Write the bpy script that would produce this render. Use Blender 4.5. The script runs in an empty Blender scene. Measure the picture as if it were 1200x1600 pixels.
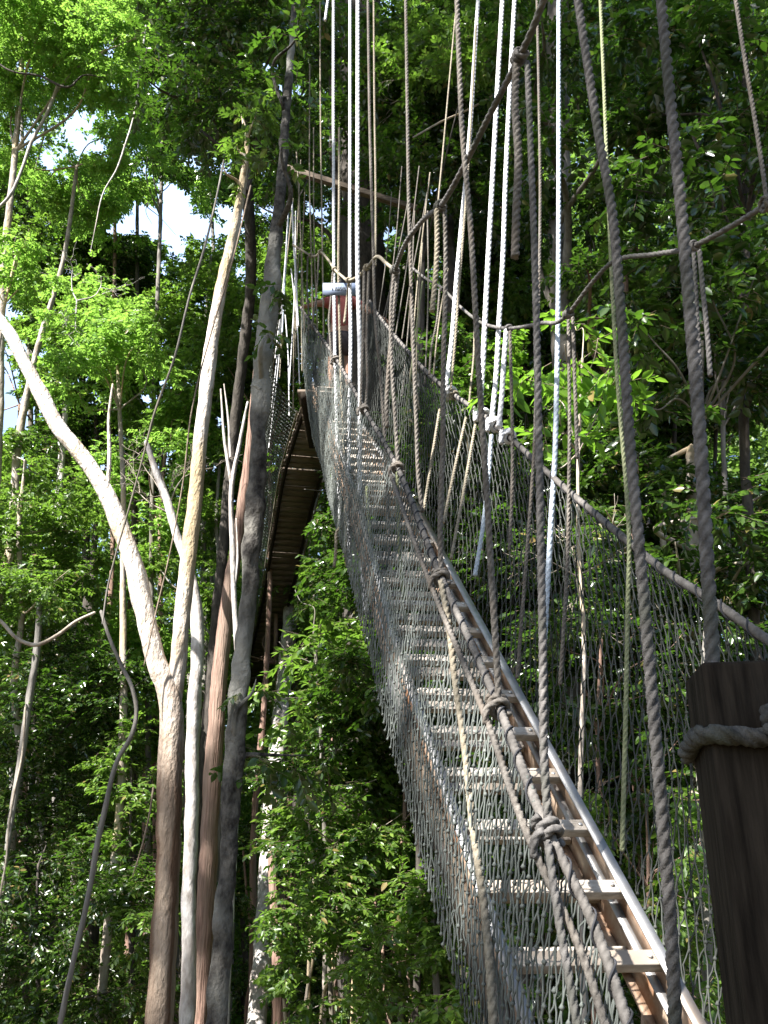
import bpy, bmesh, math, random
import numpy as np
from mathutils import Vector, Matrix, noise

# ---------------------------------------------------------------- camera, sky, sun, exposure
SC = bpy.context.scene
COL = SC.collection
PITCH = math.radians(23.0)
FPX = 1300.0                                   # focal length in photo pixels (1200 x 1600)
cp, sp = math.cos(PITCH), math.sin(PITCH)
cam_d = bpy.data.cameras.new("camera")
cam = bpy.data.objects.new("camera", cam_d)
COL.objects.link(cam)
cam.location = (0, 0, 0)
cam.rotation_euler = (math.pi / 2 + PITCH, 0, 0)
cam_d.sensor_fit = 'VERTICAL'
cam_d.sensor_height = 36.0
cam_d.lens = 36.0 * FPX / 1600.0
cam_d.clip_start = 0.02
cam_d.clip_end = 3000
SC.camera = cam

SUN = np.array((-0.50, -0.50, 0.78)); SUN /= np.linalg.norm(SUN)
world = bpy.data.worlds.new("World"); SC.world = world
world.use_nodes = True
wn = world.node_tree.nodes
sky = wn.new("ShaderNodeTexSky")
sky.sky_type = 'NISHITA'
sky.sun_disc = False
sky.sun_elevation = math.asin(SUN[2])
sky.sun_rotation = math.atan2(SUN[0], SUN[1])
bgn = wn["Background"]
bgn.inputs["Strength"].default_value = 0.055
wl = world.node_tree.links.new
tcw = wn.new("ShaderNodeTexCoord"); dotn = wn.new("ShaderNodeVectorMath"); dotn.operation = 'DOT_PRODUCT'
CD = Vector((-0.30, 0.72, 0.62)).normalized()
dotn.inputs[1].default_value = CD
wl(tcw.outputs["Generated"], dotn.inputs[0])
cnz = wn.new("ShaderNodeTexNoise"); cnz.inputs["Scale"].default_value = 3.5; cnz.inputs["Detail"].default_value = 7
wl(tcw.outputs["Generated"], cnz.inputs["Vector"])
cad = wn.new("ShaderNodeMath"); cad.operation = 'MULTIPLY_ADD'; cad.inputs[1].default_value = 0.35
wl(cnz.outputs[0], cad.inputs[0]); wl(dotn.outputs["Value"], cad.inputs[2])
cmr = wn.new("ShaderNodeMapRange"); cmr.inputs[1].default_value = 1.00; cmr.inputs[2].default_value = 1.16
wl(cad.outputs[0], cmr.inputs[0])
cmx = wn.new("ShaderNodeMix"); cmx.data_type = 'RGBA'
wl(cmr.outputs[0], cmx.inputs["Factor"]); wl(sky.outputs[0], cmx.inputs["A"]); cmx.inputs["B"].default_value = (4.6, 6.2, 9.2, 1)   # bright patch added to the sky ahead, whitening its gaps
wl(cmx.outputs["Result"], bgn.inputs[0])
sun_d = bpy.data.lights.new("sun", 'SUN')
sun_d.energy = 5.0
sun_d.angle = math.radians(0.5)
sun_d.color = (1.0, 0.97, 0.93)
sun = bpy.data.objects.new("sun", sun_d); COL.objects.link(sun)
sun.rotation_euler = Vector((-SUN[0], -SUN[1], -SUN[2])).to_track_quat('-Z', 'Y').to_euler()

SC.view_settings.view_transform = 'Standard'
SC.view_settings.look = 'None'
SC.view_settings.gamma = 1.0
SC.view_settings.use_curve_mapping = False
SC.view_settings.exposure = 2.12
SC.render.engine = 'CYCLES'
SC.cycles.max_bounces = 6
SC.cycles.diffuse_bounces = 4
SC.cycles.glossy_bounces = 2
SC.cycles.transmission_bounces = 4
SC.cycles.transparent_max_bounces = 4
SC.cycles.use_denoising = True
SC.cycles.caustics_reflective = False
SC.cycles.caustics_refractive = False

rng = np.random.default_rng(7)
random.seed(7)

# ---------------------------------------------------------------- placing helpers
def W(px, py, Y):
    """world point seen at a photo pixel, at horizontal distance Y"""
    v = (py - 800.0) / FPX
    Z = Y / (cp + v * sp)
    return np.array(((px - 600.0) / FPX * Z, Y, Z * (sp - v * cp)))
def WZ(px, py, Z):
    v = (py - 800.0) / FPX
    return np.array(((px - 600.0) / FPX * Z, Z * (cp + v * sp), Z * (sp - v * cp)))
def to_px(P):
    P = np.atleast_2d(P)
    Z = P[:, 1] * cp + P[:, 2] * sp
    yu = -P[:, 1] * sp + P[:, 2] * cp
    Zs = np.where(Z > 0.05, Z, 0.05)
    return 600 + FPX * P[:, 0] / Zs, 800 - FPX * yu / Zs, Z
def depth_of(p):
    return p[1] * cp + p[2] * sp

# ---------------------------------------------------------------- object helpers
def mesh_from(name, V, Q, smooth=True, tris=None):
    V = np.asarray(V, dtype=np.float32).reshape(-1, 3)
    Q = np.asarray(Q, dtype=np.int32).reshape(-1, 4)
    me = bpy.data.meshes.new(name)
    me.vertices.add(len(V)); me.vertices.foreach_set("co", V.ravel())
    nt = 0 if tris is None else len(tris)
    nl = Q.size + nt * 3
    me.loops.add(nl)
    idx = Q.ravel() if nt == 0 else np.concatenate([Q.ravel(), np.asarray(tris, dtype=np.int32).ravel()])
    me.loops.foreach_set("vertex_index", idx)
    me.polygons.add(len(Q) + nt)
    st = np.arange(len(Q), dtype=np.int32) * 4
    if nt:
        st = np.concatenate([st, Q.size + np.arange(nt, dtype=np.int32) * 3])
    me.polygons.foreach_set("loop_start", st)
    me.update(calc_edges=True)
    if smooth:
        me.polygons.foreach_set("use_smooth", np.ones(len(me.polygons), dtype=bool))
    return me
def link(name, me, mat=None, parent=None):
    o = bpy.data.objects.new(name, me)
    COL.objects.link(o)
    if mat is not None and me is not None: me.materials.append(mat)
    if parent is not None: o.parent = parent
    return o
def tag(o, label=None, cat=None, group=None, kind=None):
    if label: o["label"] = label
    if cat: o["category"] = cat
    if group: o["group"] = group
    if kind: o["kind"] = kind
    return o
def empty(name, label, cat, group=None):
    o = bpy.data.objects.new(name, None); COL.objects.link(o)
    return tag(o, label, cat, group)

class MB:
    """collects quads (and a few triangles) of one mesh"""
    def __init__(s): s.V, s.Q, s.T, s.n = [], [], [], 0
    def add(s, V, Q, T=None):
        V = np.asarray(V, dtype=np.float64).reshape(-1, 3)
        s.V.append(V)
        if len(Q): s.Q.append(np.asarray(Q, dtype=np.int64).reshape(-1, 4) + s.n)
        if T is not None and len(T): s.T.append(np.asarray(T, dtype=np.int64).reshape(-1, 3) + s.n)
        s.n += len(V)
        return s
    def box(s, c, ax, ay, az):
        """box about c with half-axis vectors"""
        c, ax, ay, az = map(np.asarray, (c, ax, ay, az))
        V = [c + i * ax + j * ay + k * az for i in (-1, 1) for j in (-1, 1) for k in (-1, 1)]
        return s.add(V, [(0, 1, 3, 2), (4, 6, 7, 5), (0, 4, 5, 1), (2, 3, 7, 6), (0, 2, 6, 4), (1, 5, 7, 3)])
    def obj(s, name, mat, parent=None, smooth=True, bevel=0):
        me = mesh_from(name, np.concatenate(s.V), np.concatenate(s.Q) if s.Q else np.zeros((0, 4), int), smooth,
                       np.concatenate(s.T) if s.T else None)
        o = link(name, me, mat, parent)
        if bevel:
            b = o.modifiers.new("bevel", 'BEVEL'); b.width = bevel; b.segments = 2; b.limit_method = 'ANGLE'
        return o

def resample(P, n=None, step=None, smooth=True):
    P = np.asarray(P, dtype=float)
    d = np.concatenate([[0], np.cumsum(np.linalg.norm(np.diff(P[:, :3], axis=0), axis=1))])
    if n is None: n = max(2, int(math.ceil(d[-1] / step)) + 1)
    t = np.linspace(0, d[-1], n)
    if smooth and len(P) > 2:
        # Hermite through the points
        m = np.gradient(P, d, axis=0)
        k = np.clip(np.searchsorted(d, t, side='right') - 1, 0, len(d) - 2)
        h = (d[k + 1] - d[k])[:, None]
        u = ((t - d[k]) / h[:, 0])[:, None]
        return (P[k] * (2*u**3 - 3*u**2 + 1) + m[k] * h * (u**3 - 2*u**2 + u)
                + P[k+1] * (-2*u**3 + 3*u**2) + m[k+1] * h * (u**3 - u**2))
    return np.stack([np.interp(t, d, P[:, i]) for i in range(P.shape[1])], axis=1)

def frames(P):
    T = np.gradient(P, axis=0)
    T /= np.maximum(np.linalg.norm(T, axis=1, keepdims=True), 1e-9)
    ref = np.array((0.0, 0, 1)) if abs(T[0, 2]) < 0.9 else np.array((1.0, 0, 0))
    U = np.zeros_like(P)
    u = np.cross(T[0], ref); u /= np.linalg.norm(u)
    for i in range(len(P)):
        u = u - T[i] * np.dot(u, T[i]); u /= max(np.linalg.norm(u), 1e-9)
        U[i] = u
    return T, U, np.cross(T, U)

def tube_vq(P, R, n=8, prof=None, twist=None, cap=True):
    """swept tube; R per point; prof = n radius factors; twist = angle per point"""
    P = np.asarray(P, float); m = len(P)
    R = np.broadcast_to(np.asarray(R, float), (m,))
    T, U, B = frames(P)
    a = np.linspace(0, 2 * math.pi, n, endpoint=False)[None, :] + (0 if twist is None else np.asarray(twist)[:, None])
    f = np.ones(n) if prof is None else np.asarray(prof)
    rr = R[:, None] * f[None, :] if f.ndim == 1 else R[:, None] * f
    V = P[:, None, :] + rr[:, :, None] * (np.cos(a)[:, :, None] * U[:, None, :] + np.sin(a)[:, :, None] * B[:, None, :])
    i = np.arange(m - 1)[:, None] * n; j = np.arange(n)[None, :]; j2 = (j + 1) % n
    Q = np.stack([i + j, i + j2, i + n + j2, i + n + j], axis=2).reshape(-1, 4)
    V = V.reshape(-1, 3); Tt = None
    if cap:
        k = len(V)
        V = np.concatenate([V, P[:1], P[-1:]])
        jj = np.arange(n)
        Tt = np.concatenate([np.stack([np.full(n, k), (jj + 1) % n, jj], 1),
                             np.stack([np.full(n, k + 1), (m - 1) * n + jj, (m - 1) * n + (jj + 1) % n], 1)])
    return V, Q, Tt

LAY12 = None
def rope_vq(P, R, lay=4.2, soft=0.30, n=12, per=9):
    """three-strand laid rope along a smooth path"""
    pitch = lay * 2 * R
    Pr = resample(P, step=pitch / per)
    d = np.concatenate([[0], np.cumsum(np.linalg.norm(np.diff(Pr, axis=0), axis=1))])
    a = np.linspace(0, 2 * math.pi, n, endpoint=False)
    f = (1 - soft) + soft * np.abs(np.cos(1.5 * a)) ** 0.5
    return tube_vq(Pr, R, n, f, 2 * math.pi * d / pitch)

# ---------------------------------------------------------------- materials
def nodes_of(name):
    m = bpy.data.materials.new(name); m.use_nodes = True
    nt = m.node_tree
    return m, nt, nt.nodes["Principled BSDF"], nt.nodes["Material Output"]
def noise_mat(name, c1, c2, scale=20.0, rough=0.85, bump=0.4, stretch=(1, 1, 1), c3=None, metallic=0.0, spec=0.3, bscale=None, lo=0.35, hi=0.65, bdist=0.01):
    m, nt, bs, out = nodes_of(name)
    N, Lk = nt.nodes.new, nt.links.new
    tc = N("ShaderNodeTexCoord"); mp = N("ShaderNodeMapping"); mp.inputs["Scale"].default_value = stretch
    Lk(tc.outputs["Object"], mp.inputs[0])
    nz = N("ShaderNodeTexNoise"); nz.inputs["Scale"].default_value = scale; nz.inputs["Detail"].default_value = 6; nz.inputs["Roughness"].default_value = 0.65
    Lk(mp.outputs[0], nz.inputs["Vector"])
    cr = N("ShaderNodeValToRGB"); cr.color_ramp.elements[0].position = lo; cr.color_ramp.elements[1].position = hi
    cr.color_ramp.elements[0].color = (*c1, 1); cr.color_ramp.elements[1].color = (*c2, 1)
    Lk(nz.outputs[0], cr.inputs[0])
    col = cr.outputs[0]
    if c3 is not None:
        n2 = N("ShaderNodeTexNoise"); n2.inputs["Scale"].default_value = scale * 0.13; n2.inputs["Detail"].default_value = 4
        Lk(mp.outputs[0], n2.inputs["Vector"])
        r2 = N("ShaderNodeValToRGB"); r2.color_ramp.elements[0].position = 0.5; r2.color_ramp.elements[1].position = 0.62
        Lk(n2.outputs[0], r2.inputs[0])
        mx = N("ShaderNodeMix"); mx.data_type = 'RGBA'
        Lk(r2.outputs[0], mx.inputs["Factor"]); Lk(col, mx.inputs["A"]); mx.inputs["B"].default_value = (*c3, 1)
        col = mx.outputs["Result"]
    Lk(col, bs.inputs["Base Color"])
    bs.inputs["Roughness"].default_value = rough
    bs.inputs["Metallic"].default_value = metallic
    bs.inputs["Specular IOR Level"].default_value = spec
    if bump:
        n3 = N("ShaderNodeTexNoise"); n3.inputs["Scale"].default_value = bscale or scale * 2.2; n3.inputs["Detail"].default_value = 5
        Lk(mp.outputs[0], n3.inputs["Vector"])
        bp = N("ShaderNodeBump"); bp.inputs["Strength"].default_value = bump; bp.inputs["Distance"].default_value = bdist
        Lk(n3.outputs[0], bp.inputs["Height"]); Lk(bp.outputs[0], bs.inputs["Normal"])
    return m
def leaf_mat(name, c1, c2, trans, tfac=0.42, rough=0.42, spec=0.45):
    m, nt, bs, out = nodes_of(name)
    N, Lk = nt.nodes.new, nt.links.new
    g = N("ShaderNodeNewGeometry")
    cr = N("ShaderNodeValToRGB"); cr.color_ramp.elements[0].color = (*c1, 1); cr.color_ramp.elements[1].color = (*c2, 1)
    e = cr.color_ramp.elements.new(0.95); e.color = (c2[0] * 1.5, c2[1] * 1.25, c2[2], 1)
    cr.color_ramp.elements[2].color = (0.22, 0.15, 0.06, 1)
    Lk(g.outputs["Random Per Island"], cr.inputs[0])
    Lk(cr.outputs[0], bs.inputs["Base Color"])
    bs.inputs["Roughness"].default_value = rough
    bs.inputs["Specular IOR Level"].default_value = spec
    tr = N("ShaderNodeBsdfTranslucent")
    mxc = N("ShaderNodeMix"); mxc.data_type = 'RGBA'; mxc.blend_type = 'MIX'; mxc.inputs["Factor"].default_value = 0.7
    Lk(cr.outputs[0], mxc.inputs["A"]); mxc.inputs["B"].default_value = (*trans, 1)
    Lk(mxc.outputs["Result"], tr.inputs["Color"])
    ms = N("ShaderNodeMixShader"); ms.inputs[0].default_value = tfac
    Lk(bs.outputs[0], ms.inputs[1]); Lk(tr.outputs[0], ms.inputs[2]); Lk(ms.outputs[0], out.inputs["Surface"])
    return m

M = dict(
    rope=noise_mat("weathered_rope", (0.08, 0.07, 0.06), (0.20, 0.18, 0.155), 60, 0.95, 0.6, c3=(0.13, 0.11, 0.09), bscale=400, bdist=0.002),
    rope_dark=noise_mat("dark_rope", (0.065, 0.060, 0.056), (0.18, 0.167, 0.155), 30, 0.95, 0.9, c3=(0.085, 0.085, 0.07), bscale=400, bdist=0.002),
    rope_loop=noise_mat("old_grey_rope", (0.03, 0.028, 0.025), (0.10, 0.095, 0.085), 40, 0.95, 0.8, c3=(0.05, 0.055, 0.035), bscale=300, bdist=0.003),
    net_dark=noise_mat("dark_net_cord", (0.012, 0.014, 0.012), (0.085, 0.09, 0.08), 3, 0.85, 0.0, spec=0.3),
    rope_pale=noise_mat("pale_rope", (0.55, 0.54, 0.55), (0.80, 0.79, 0.78), 50, 0.7, 0.3, bscale=300, bdist=0.002),
    rope_blue=noise_mat("bluish_rope", (0.34, 0.40, 0.46), (0.55, 0.60, 0.66), 50, 0.7, 0.3, bscale=300, bdist=0.002),
    rope_tan=noise_mat("tan_rope", (0.16, 0.135, 0.095), (0.32, 0.28, 0.21), 50, 0.9, 0.5, bscale=400, bdist=0.002),
    rope_moss=noise_mat("mossy_rope", (0.17, 0.19, 0.10), (0.30, 0.31, 0.18), 50, 0.95, 0.5, bscale=400, bdist=0.002),
    sleeve=noise_mat("grey_sleeve", (0.075, 0.068, 0.060), (0.17, 0.155, 0.14), 24, 0.8, 0.5, bscale=200, bdist=0.002),
    net=noise_mat("net_cord", (0.032, 0.038, 0.034), (0.17, 0.185, 0.165), 3, 0.8, 0.0, spec=0.4),
    net_black=noise_mat("black_cord", (0.018, 0.018, 0.02), (0.05, 0.05, 0.055), 25, 0.8, 0.0),
    alu=noise_mat("aluminium", (0.30, 0.29, 0.28), (0.48, 0.47, 0.46), 9, 0.45, 0.3, (1, 1, 1), metallic=0.7, c3=(0.27, 0.21, 0.16), bdist=0.002),
    rung=noise_mat("worn_rung", (0.24, 0.205, 0.165), (0.54, 0.48, 0.41), 7, 0.65, 0.5, (1.5, 5, 5), metallic=0.0, c3=(0.28, 0.23, 0.18), bdist=0.002),
    rust=noise_mat("rust_and_shade_rail", (0.20, 0.10, 0.05), (0.42, 0.33, 0.25), 8, 0.7, 0.2, metallic=0.2, bdist=0.002),  # lower rails are rusty; on the upper webs it paints reflection and shade
    bolt=noise_mat("bolt", (0.5, 0.48, 0.45), (0.6, 0.58, 0.55), 30, 0.4, 0, metallic=0.7),
    wood_dark=noise_mat("dark_timber", (0.010, 0.008, 0.006), (0.034, 0.027, 0.020), 9, 0.9, 0.8, (6, 6, 0.5), bdist=0.006, spec=0.05),
    plank=noise_mat("plank", (0.065, 0.048, 0.036), (0.19, 0.148, 0.11), 6, 0.85, 0.5, (1, 8, 8), bdist=0.004),
    stringer=noise_mat("weathered_board", (0.05, 0.036, 0.025), (0.20, 0.155, 0.11), 9, 0.9, 0.6, (1, 1, 1), c3=(0.15, 0.155, 0.165), bdist=0.004),
    beam=noise_mat("beam", (0.05, 0.038, 0.026), (0.16, 0.12, 0.085), 8, 0.85, 0.4, (1, 6, 6), bdist=0.004),
    bark_pale=noise_mat("pale_bark", (0.20, 0.16, 0.125), (0.45, 0.40, 0.34), 7, 0.85, 0.7, (1.5, 1.5, 0.6), c3=(0.42, 0.33, 0.20), bdist=0.02, bscale=18),
    bark_white=noise_mat("white_bark", (0.22, 0.19, 0.165), (0.58, 0.55, 0.52), 8, 0.85, 0.8, (1.5, 1.5, 0.7), c3=(0.38, 0.32, 0.28), bdist=0.015, bscale=16),
    bark_red=noise_mat("fibrous_red_bark", (0.13, 0.075, 0.055), (0.34, 0.22, 0.17), 9, 0.9, 0.9, (5, 5, 0.25), c3=(0.24, 0.17, 0.13), bdist=0.03, bscale=10),
    bark_moss=noise_mat("mossy_bark", (0.012, 0.010, 0.009), (0.12, 0.11, 0.095), 11, 0.95, 1.0, (1, 1, 0.7), c3=(0.24, 0.23, 0.20), bdist=0.03, bscale=24),
    bark_dark=noise_mat("dark_bark", (0.028, 0.024, 0.02), (0.085, 0.072, 0.06), 8, 0.95, 0.8, (2, 2, 0.6), bdist=0.02),
    bark_grey=noise_mat("grey_bark", (0.11, 0.10, 0.088), (0.26, 0.24, 0.215), 5, 0.95, 0.7, (2, 2, 0.4), c3=(0.12, 0.105, 0.08), bdist=0.02),
    vine=noise_mat("vine_bark", (0.20, 0.16, 0.12), (0.42, 0.37, 0.30), 12, 0.9, 0.5, bdist=0.006),
    twig=noise_mat("twig_bark", (0.10, 0.075, 0.05), (0.26, 0.20, 0.15), 12, 0.9, 0.4, bdist=0.004),
    soil=noise_mat("forest_floor", (0.03, 0.022, 0.014), (0.09, 0.065, 0.04), 3, 1.0, 0.8, c3=(0.035, 0.045, 0.02), bdist=0.1),
    leaf_dark=leaf_mat("dark_leaf", (0.009, 0.024, 0.006), (0.036, 0.080, 0.014), (0.12, 0.28, 0.02), 0.32, 0.27, 0.8),  # dark green; also stands in for shade in the top-centre crowns
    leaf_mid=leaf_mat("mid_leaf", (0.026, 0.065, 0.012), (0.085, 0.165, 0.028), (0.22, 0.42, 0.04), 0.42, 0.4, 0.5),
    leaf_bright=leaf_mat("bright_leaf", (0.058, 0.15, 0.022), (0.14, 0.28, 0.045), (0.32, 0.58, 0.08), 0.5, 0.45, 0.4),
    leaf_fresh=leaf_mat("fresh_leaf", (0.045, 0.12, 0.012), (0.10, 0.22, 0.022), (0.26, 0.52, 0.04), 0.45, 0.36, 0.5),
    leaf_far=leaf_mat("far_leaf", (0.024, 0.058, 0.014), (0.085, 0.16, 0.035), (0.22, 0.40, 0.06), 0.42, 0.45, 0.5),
    leaf_brown=leaf_mat("dry_leaf", (0.10, 0.06, 0.03), (0.24, 0.15, 0.08), (0.3, 0.2, 0.1), 0.3),
    skin=noise_mat("skin", (0.30, 0.16, 0.10), (0.36, 0.20, 0.13), 30, 0.55, 0.05),
    shirt=noise_mat("coral_shirt", (0.24, 0.065, 0.055), (0.33, 0.095, 0.08), 20, 0.9, 0.4, bdist=0.01, bscale=14),
    shorts=noise_mat("dark_shorts", (0.035, 0.028, 0.03), (0.07, 0.055, 0.055), 20, 0.9, 0.3, bdist=0.01, bscale=14),
    hair=noise_mat("black_hair", (0.01, 0.008, 0.007), (0.03, 0.024, 0.02), 80, 0.5, 0.5, bdist=0.004),
    shoe=noise_mat("shoe", (0.10, 0.09, 0.08), (0.2, 0.18, 0.16), 30, 0.8, 0.1),
    sign=noise_mat("sign_board", (0.15, 0.185, 0.26), (0.20, 0.24, 0.33), 12, 0.5, 0.05),
    ink=noise_mat("sign_ink", (0.03, 0.04, 0.05), (0.06, 0.07, 0.08), 20, 0.7, 0),
)
# pale bark that turns rust-brown on the lower stem (peeled patches) for the forked tree
def fork_bark():
    m = noise_mat("forked_bark", (0.40, 0.33, 0.26), (0.74, 0.69, 0.62), 9, 0.85, 0.7, (1.5, 1.5, 0.6), c3=(0.36, 0.28, 0.17), bdist=0.045, bscale=22)
    nt = m.node_tree; bs = nt.nodes["Principled BSDF"]
    src = bs.inputs["Base Color"].links[0].from_socket
    g = nt.nodes.new("ShaderNodeNewGeometry"); sx = nt.nodes.new("ShaderNodeSeparateXYZ")
    nt.links.new(g.outputs["Position"], sx.inputs[0])
    nz = nt.nodes.new("ShaderNodeTexNoise"); nz.inputs["Scale"].default_value = 3.5; nz.inputs["Detail"].default_value = 5
    ad = nt.nodes.new("ShaderNodeMath"); ad.operation = 'MULTIPLY_ADD'; ad.inputs[1].default_value = 1.6
    nt.links.new(nz.outputs[0], ad.inputs[0]); nt.links.new(sx.outputs["Z"], ad.inputs[2])
    mr = nt.nodes.new("ShaderNodeMapRange"); mr.inputs[1].default_value = 1.3; mr.inputs[2].default_value = 3.4
    nt.links.new(ad.outputs[0], mr.inputs[0])
    n2 = nt.nodes.new("ShaderNodeTexNoise"); n2.inputs["Scale"].default_value = 5; n2.inputs["Detail"].default_value = 6
    cr = nt.nodes.new("ShaderNodeValToRGB"); cr.color_ramp.elements[0].position = .38; cr.color_ramp.elements[1].position = .62
    cr.color_ramp.elements[0].color = (0.11, 0.062, 0.036, 1); cr.color_ramp.elements[1].color = (0.36, 0.28, 0.21, 1)
    nt.links.new(n2.outputs[0], cr.inputs[0])
    mx = nt.nodes.new("ShaderNodeMix"); mx.data_type = 'RGBA'
    nt.links.new(mr.outputs[0], mx.inputs["Factor"]); nt.links.new(cr.outputs[0], mx.inputs["A"]); nt.links.new(src, mx.inputs["B"])
    nt.links.new(mx.outputs["Result"], bs.inputs["Base Color"])
    return m
M['bark_fork'] = fork_bark()

# ---------------------------------------------------------------- ground
def ground_z(x, y):
    r = np.maximum(0, y - 16)
    h = -5.0 + 0.35 * np.sin(x * 0.35) * np.cos(y * 0.3) + np.minimum(r * 0.28, 16)
    return h
gx = np.concatenate([np.linspace(-900, -60, 12), np.linspace(-50, 50, 61), np.linspace(60, 900, 12)])
gy = np.concatenate([np.linspace(-900, -40, 12), np.linspace(-30, 90, 73), np.linspace(110, 1500, 14)])
GX, GY = np.meshgrid(gx, gy)
GZ = ground_z(GX, GY)
nx, ny = len(gx), len(gy)
ii = (np.arange(ny - 1)[:, None] * nx + np.arange(nx - 1)[None, :]).ravel()
g = link("ground", mesh_from("ground", np.stack([GX, GY, GZ], 2), np.stack([ii, ii + 1, ii + nx + 1, ii + nx], 1)), M['soil'])
tag(g, kind="structure")

# ---------------------------------------------------------------- ladder (two stacked ladders climbing to the tree platform)
RZ0 = 2.6
def rail_pt(i):
    """right rail at step i (world)"""
    i = np.asarray(i, float)
    Z = RZ0 * (1 + 0.0984 * i)
    u = RZ0 * (0.3346 - 0.0185 * i)
    V = RZ0 * (0.5385 - 0.0417 * i) + 0.020 * np.maximum(0, i - 13)
    return np.stack([u, Z * cp + V * sp, Z * sp - V * cp], -1)
WD = np.array((0.992, 0.126, 0.0))
LW = 0.52
LAST = 30
def lad_dir(i):
    d = rail_pt(i + 0.5) - rail_pt(i - 0.5); return d / np.linalg.norm(d)
def lad_n(i):
    n = np.cross(WD, lad_dir(i)); return n / np.linalg.norm(n)
ladder = empty("ladder", "long aluminium ladder climbing from lower right to the person, seen through the net", "ladder")
ladder.location = rail_pt(-3) - WD * LW / 2
bpy.context.view_layer.update()
LINV = ladder.matrix_world.inverted()
def lad_child(o):
    o.parent = ladder; o.matrix_parent_inverse = LINV; return o
def sweep_box(mb, fn, idx, a0, a1, n0, n1):
    """strip box following the ladder between width offsets a0..a1 and normal offsets n0..n1"""
    V = []
    for i in idx:
        p = fn(i); n = lad_n(i)
        for (a, b) in ((a0, n0), (a1, n0), (a1, n1), (a0, n1)):
            V.append(p + WD * a + n * b)
    Q = []
    m = len(idx)
    for k in range(m - 1):
        for j in range(4):
            Q.append((k*4 + j, k*4 + (j+1) % 4, k*4 + 4 + (j+1) % 4, k*4 + 4 + j))
    Q += [(3, 2, 1, 0), ((m-1)*4, (m-1)*4+1, (m-1)*4+2, (m-1)*4+3)]
    mb.add(V, Q)
idx = np.arange(-5, LAST + 1.01, 1.0)
def lw(i): return LW - 0.23 * min(max((i - 6) / 20, 0), 1)
left_pt = lambda i: rail_pt(i) - WD * lw(i)
for nm, fn, sgn in (("rail", rail_pt, 1), ("rail", left_pt, -1)):
    mb = MB()
    sweep_box(mb, fn, idx, 0.0 * sgn, 0.006 * sgn, -0.075, 0.022)            # web
    lad_child(mb.obj("rail_web", M['rust'], smooth=False)); mb = MB()  # brown reflection and shade inside the channel, given as colour
    sweep_box(mb, fn, idx, -0.030 * sgn, 0.010 * sgn, 0.0225, 0.029)         # top flange
    sweep_box(mb, fn, idx, -0.030 * sgn, 0.010 * sgn, -0.082, -0.0755)       # lower flange
    o = mb.obj(nm, M['alu'], smooth=False); lad_child(o)
mb = MB(); sweep_box(mb, left_pt, idx[:12], -0.040, -0.012, -0.175, -0.02)
lad_child(mb.obj("stringer_board", M['stringer'], smooth=False))
for fn, sgn in ((rail_pt, 1), (left_pt, -1)):
    mb = MB()
    sweep_box(mb, fn, idx, -0.004 * sgn, 0.004 * sgn, -0.205, -0.098)
    sweep_box(mb, fn, idx, -0.034 * sgn, 0.008 * sgn, -0.212, -0.2055)
    o = mb.obj("lower_rail", M['rust'], smooth=False); lad_child(o)
for k in range(-4, LAST + 1):
    LW_ = lw(k); p = rail_pt(k) - WD * LW_ / 2; n = lad_n(k); d = lad_dir(k)
    up = np.array((0, 0, 1.0)); fw = np.cross(up, WD)                        # rungs are level treads
    mb = MB()
    jit = rng.normal(0, 0.004)
    mb.box(p + n * 0.0 + up * jit, WD * (LW_ / 2 - 0.002), d * 0.027 , n * 0.018)
    r = mb.obj("rung", M['rung'], smooth=False, bevel=0.003); lad_child(r)
    if k < 12:
        for s in (-1, 1):
            c = p + WD * s * (LW_ / 2 - 0.045) + n * 0.0185 - d * 0.0
            V, Q, T = tube_vq(np.array([c, c + n * 0.004, c + n * 0.006]), [0.008, 0.008, 0.005], 8)
            b = MB().add(V, Q, T).obj("bolt", M['bolt']); b.parent = r
    q = rail_pt(k + 0.5) - WD * LW_ / 2; n2 = lad_n(k + 0.5); d2 = lad_dir(k + 0.5)
    mb = MB(); mb.box(q - n2 * 0.165, WD * (LW_ / 2 - 0.008), d2 * 0.04, n2 * 0.014)
    r = mb.obj("lower_rung", M['rung'], smooth=False, bevel=0.003); lad_child(r)

# ---------------------------------------------------------------- handrails and nets
HL = [(1000,1660,1.85),(930,1450,2.08),(860,1305,2.25),(780,1105,2.8),(690,903,3.65),(622,732,5.0),(570,640,6.3),(525,560,7.8),(490,510,9.2),(470,480,10.2)]
HR = [(1260,1040,2.3),(1200,1000,2.5),(1115,940,2.75),(1040,893,3.05),(984,848,3.35),(880,760,4.0),(757,650,5.2),(700,610,5.8),(630,540,7.3),(590,490,8.8),(578,470,10.0)]
def pathZ(L): return np.array([WZ(*p) for p in L])
def pathY(L): return np.array([W(*p) for p in L])
HLp, HRp = pathZ(HL), pathZ(HR)
def coil(center, axis, r, R, turns=2.5, spread=2.2, ph=0.0):
    axis = axis / np.linalg.norm(axis)
    ref = np.array((0, 0, 1.0)) if abs(axis[2]) < .9 else np.array((1.0, 0, 0))
    u = np.cross(axis, ref); u /= np.linalg.norm(u); v = np.cross(axis, u)
    t = np.linspace(0, turns, int(turns * 14))
    P = center + axis * ((t - turns / 2) * spread * r)[:, None] + R * (np.cos(2*math.pi*t + ph)[:, None] * u + np.sin(2*math.pi*t + ph)[:, None] * v)
    return P
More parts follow.
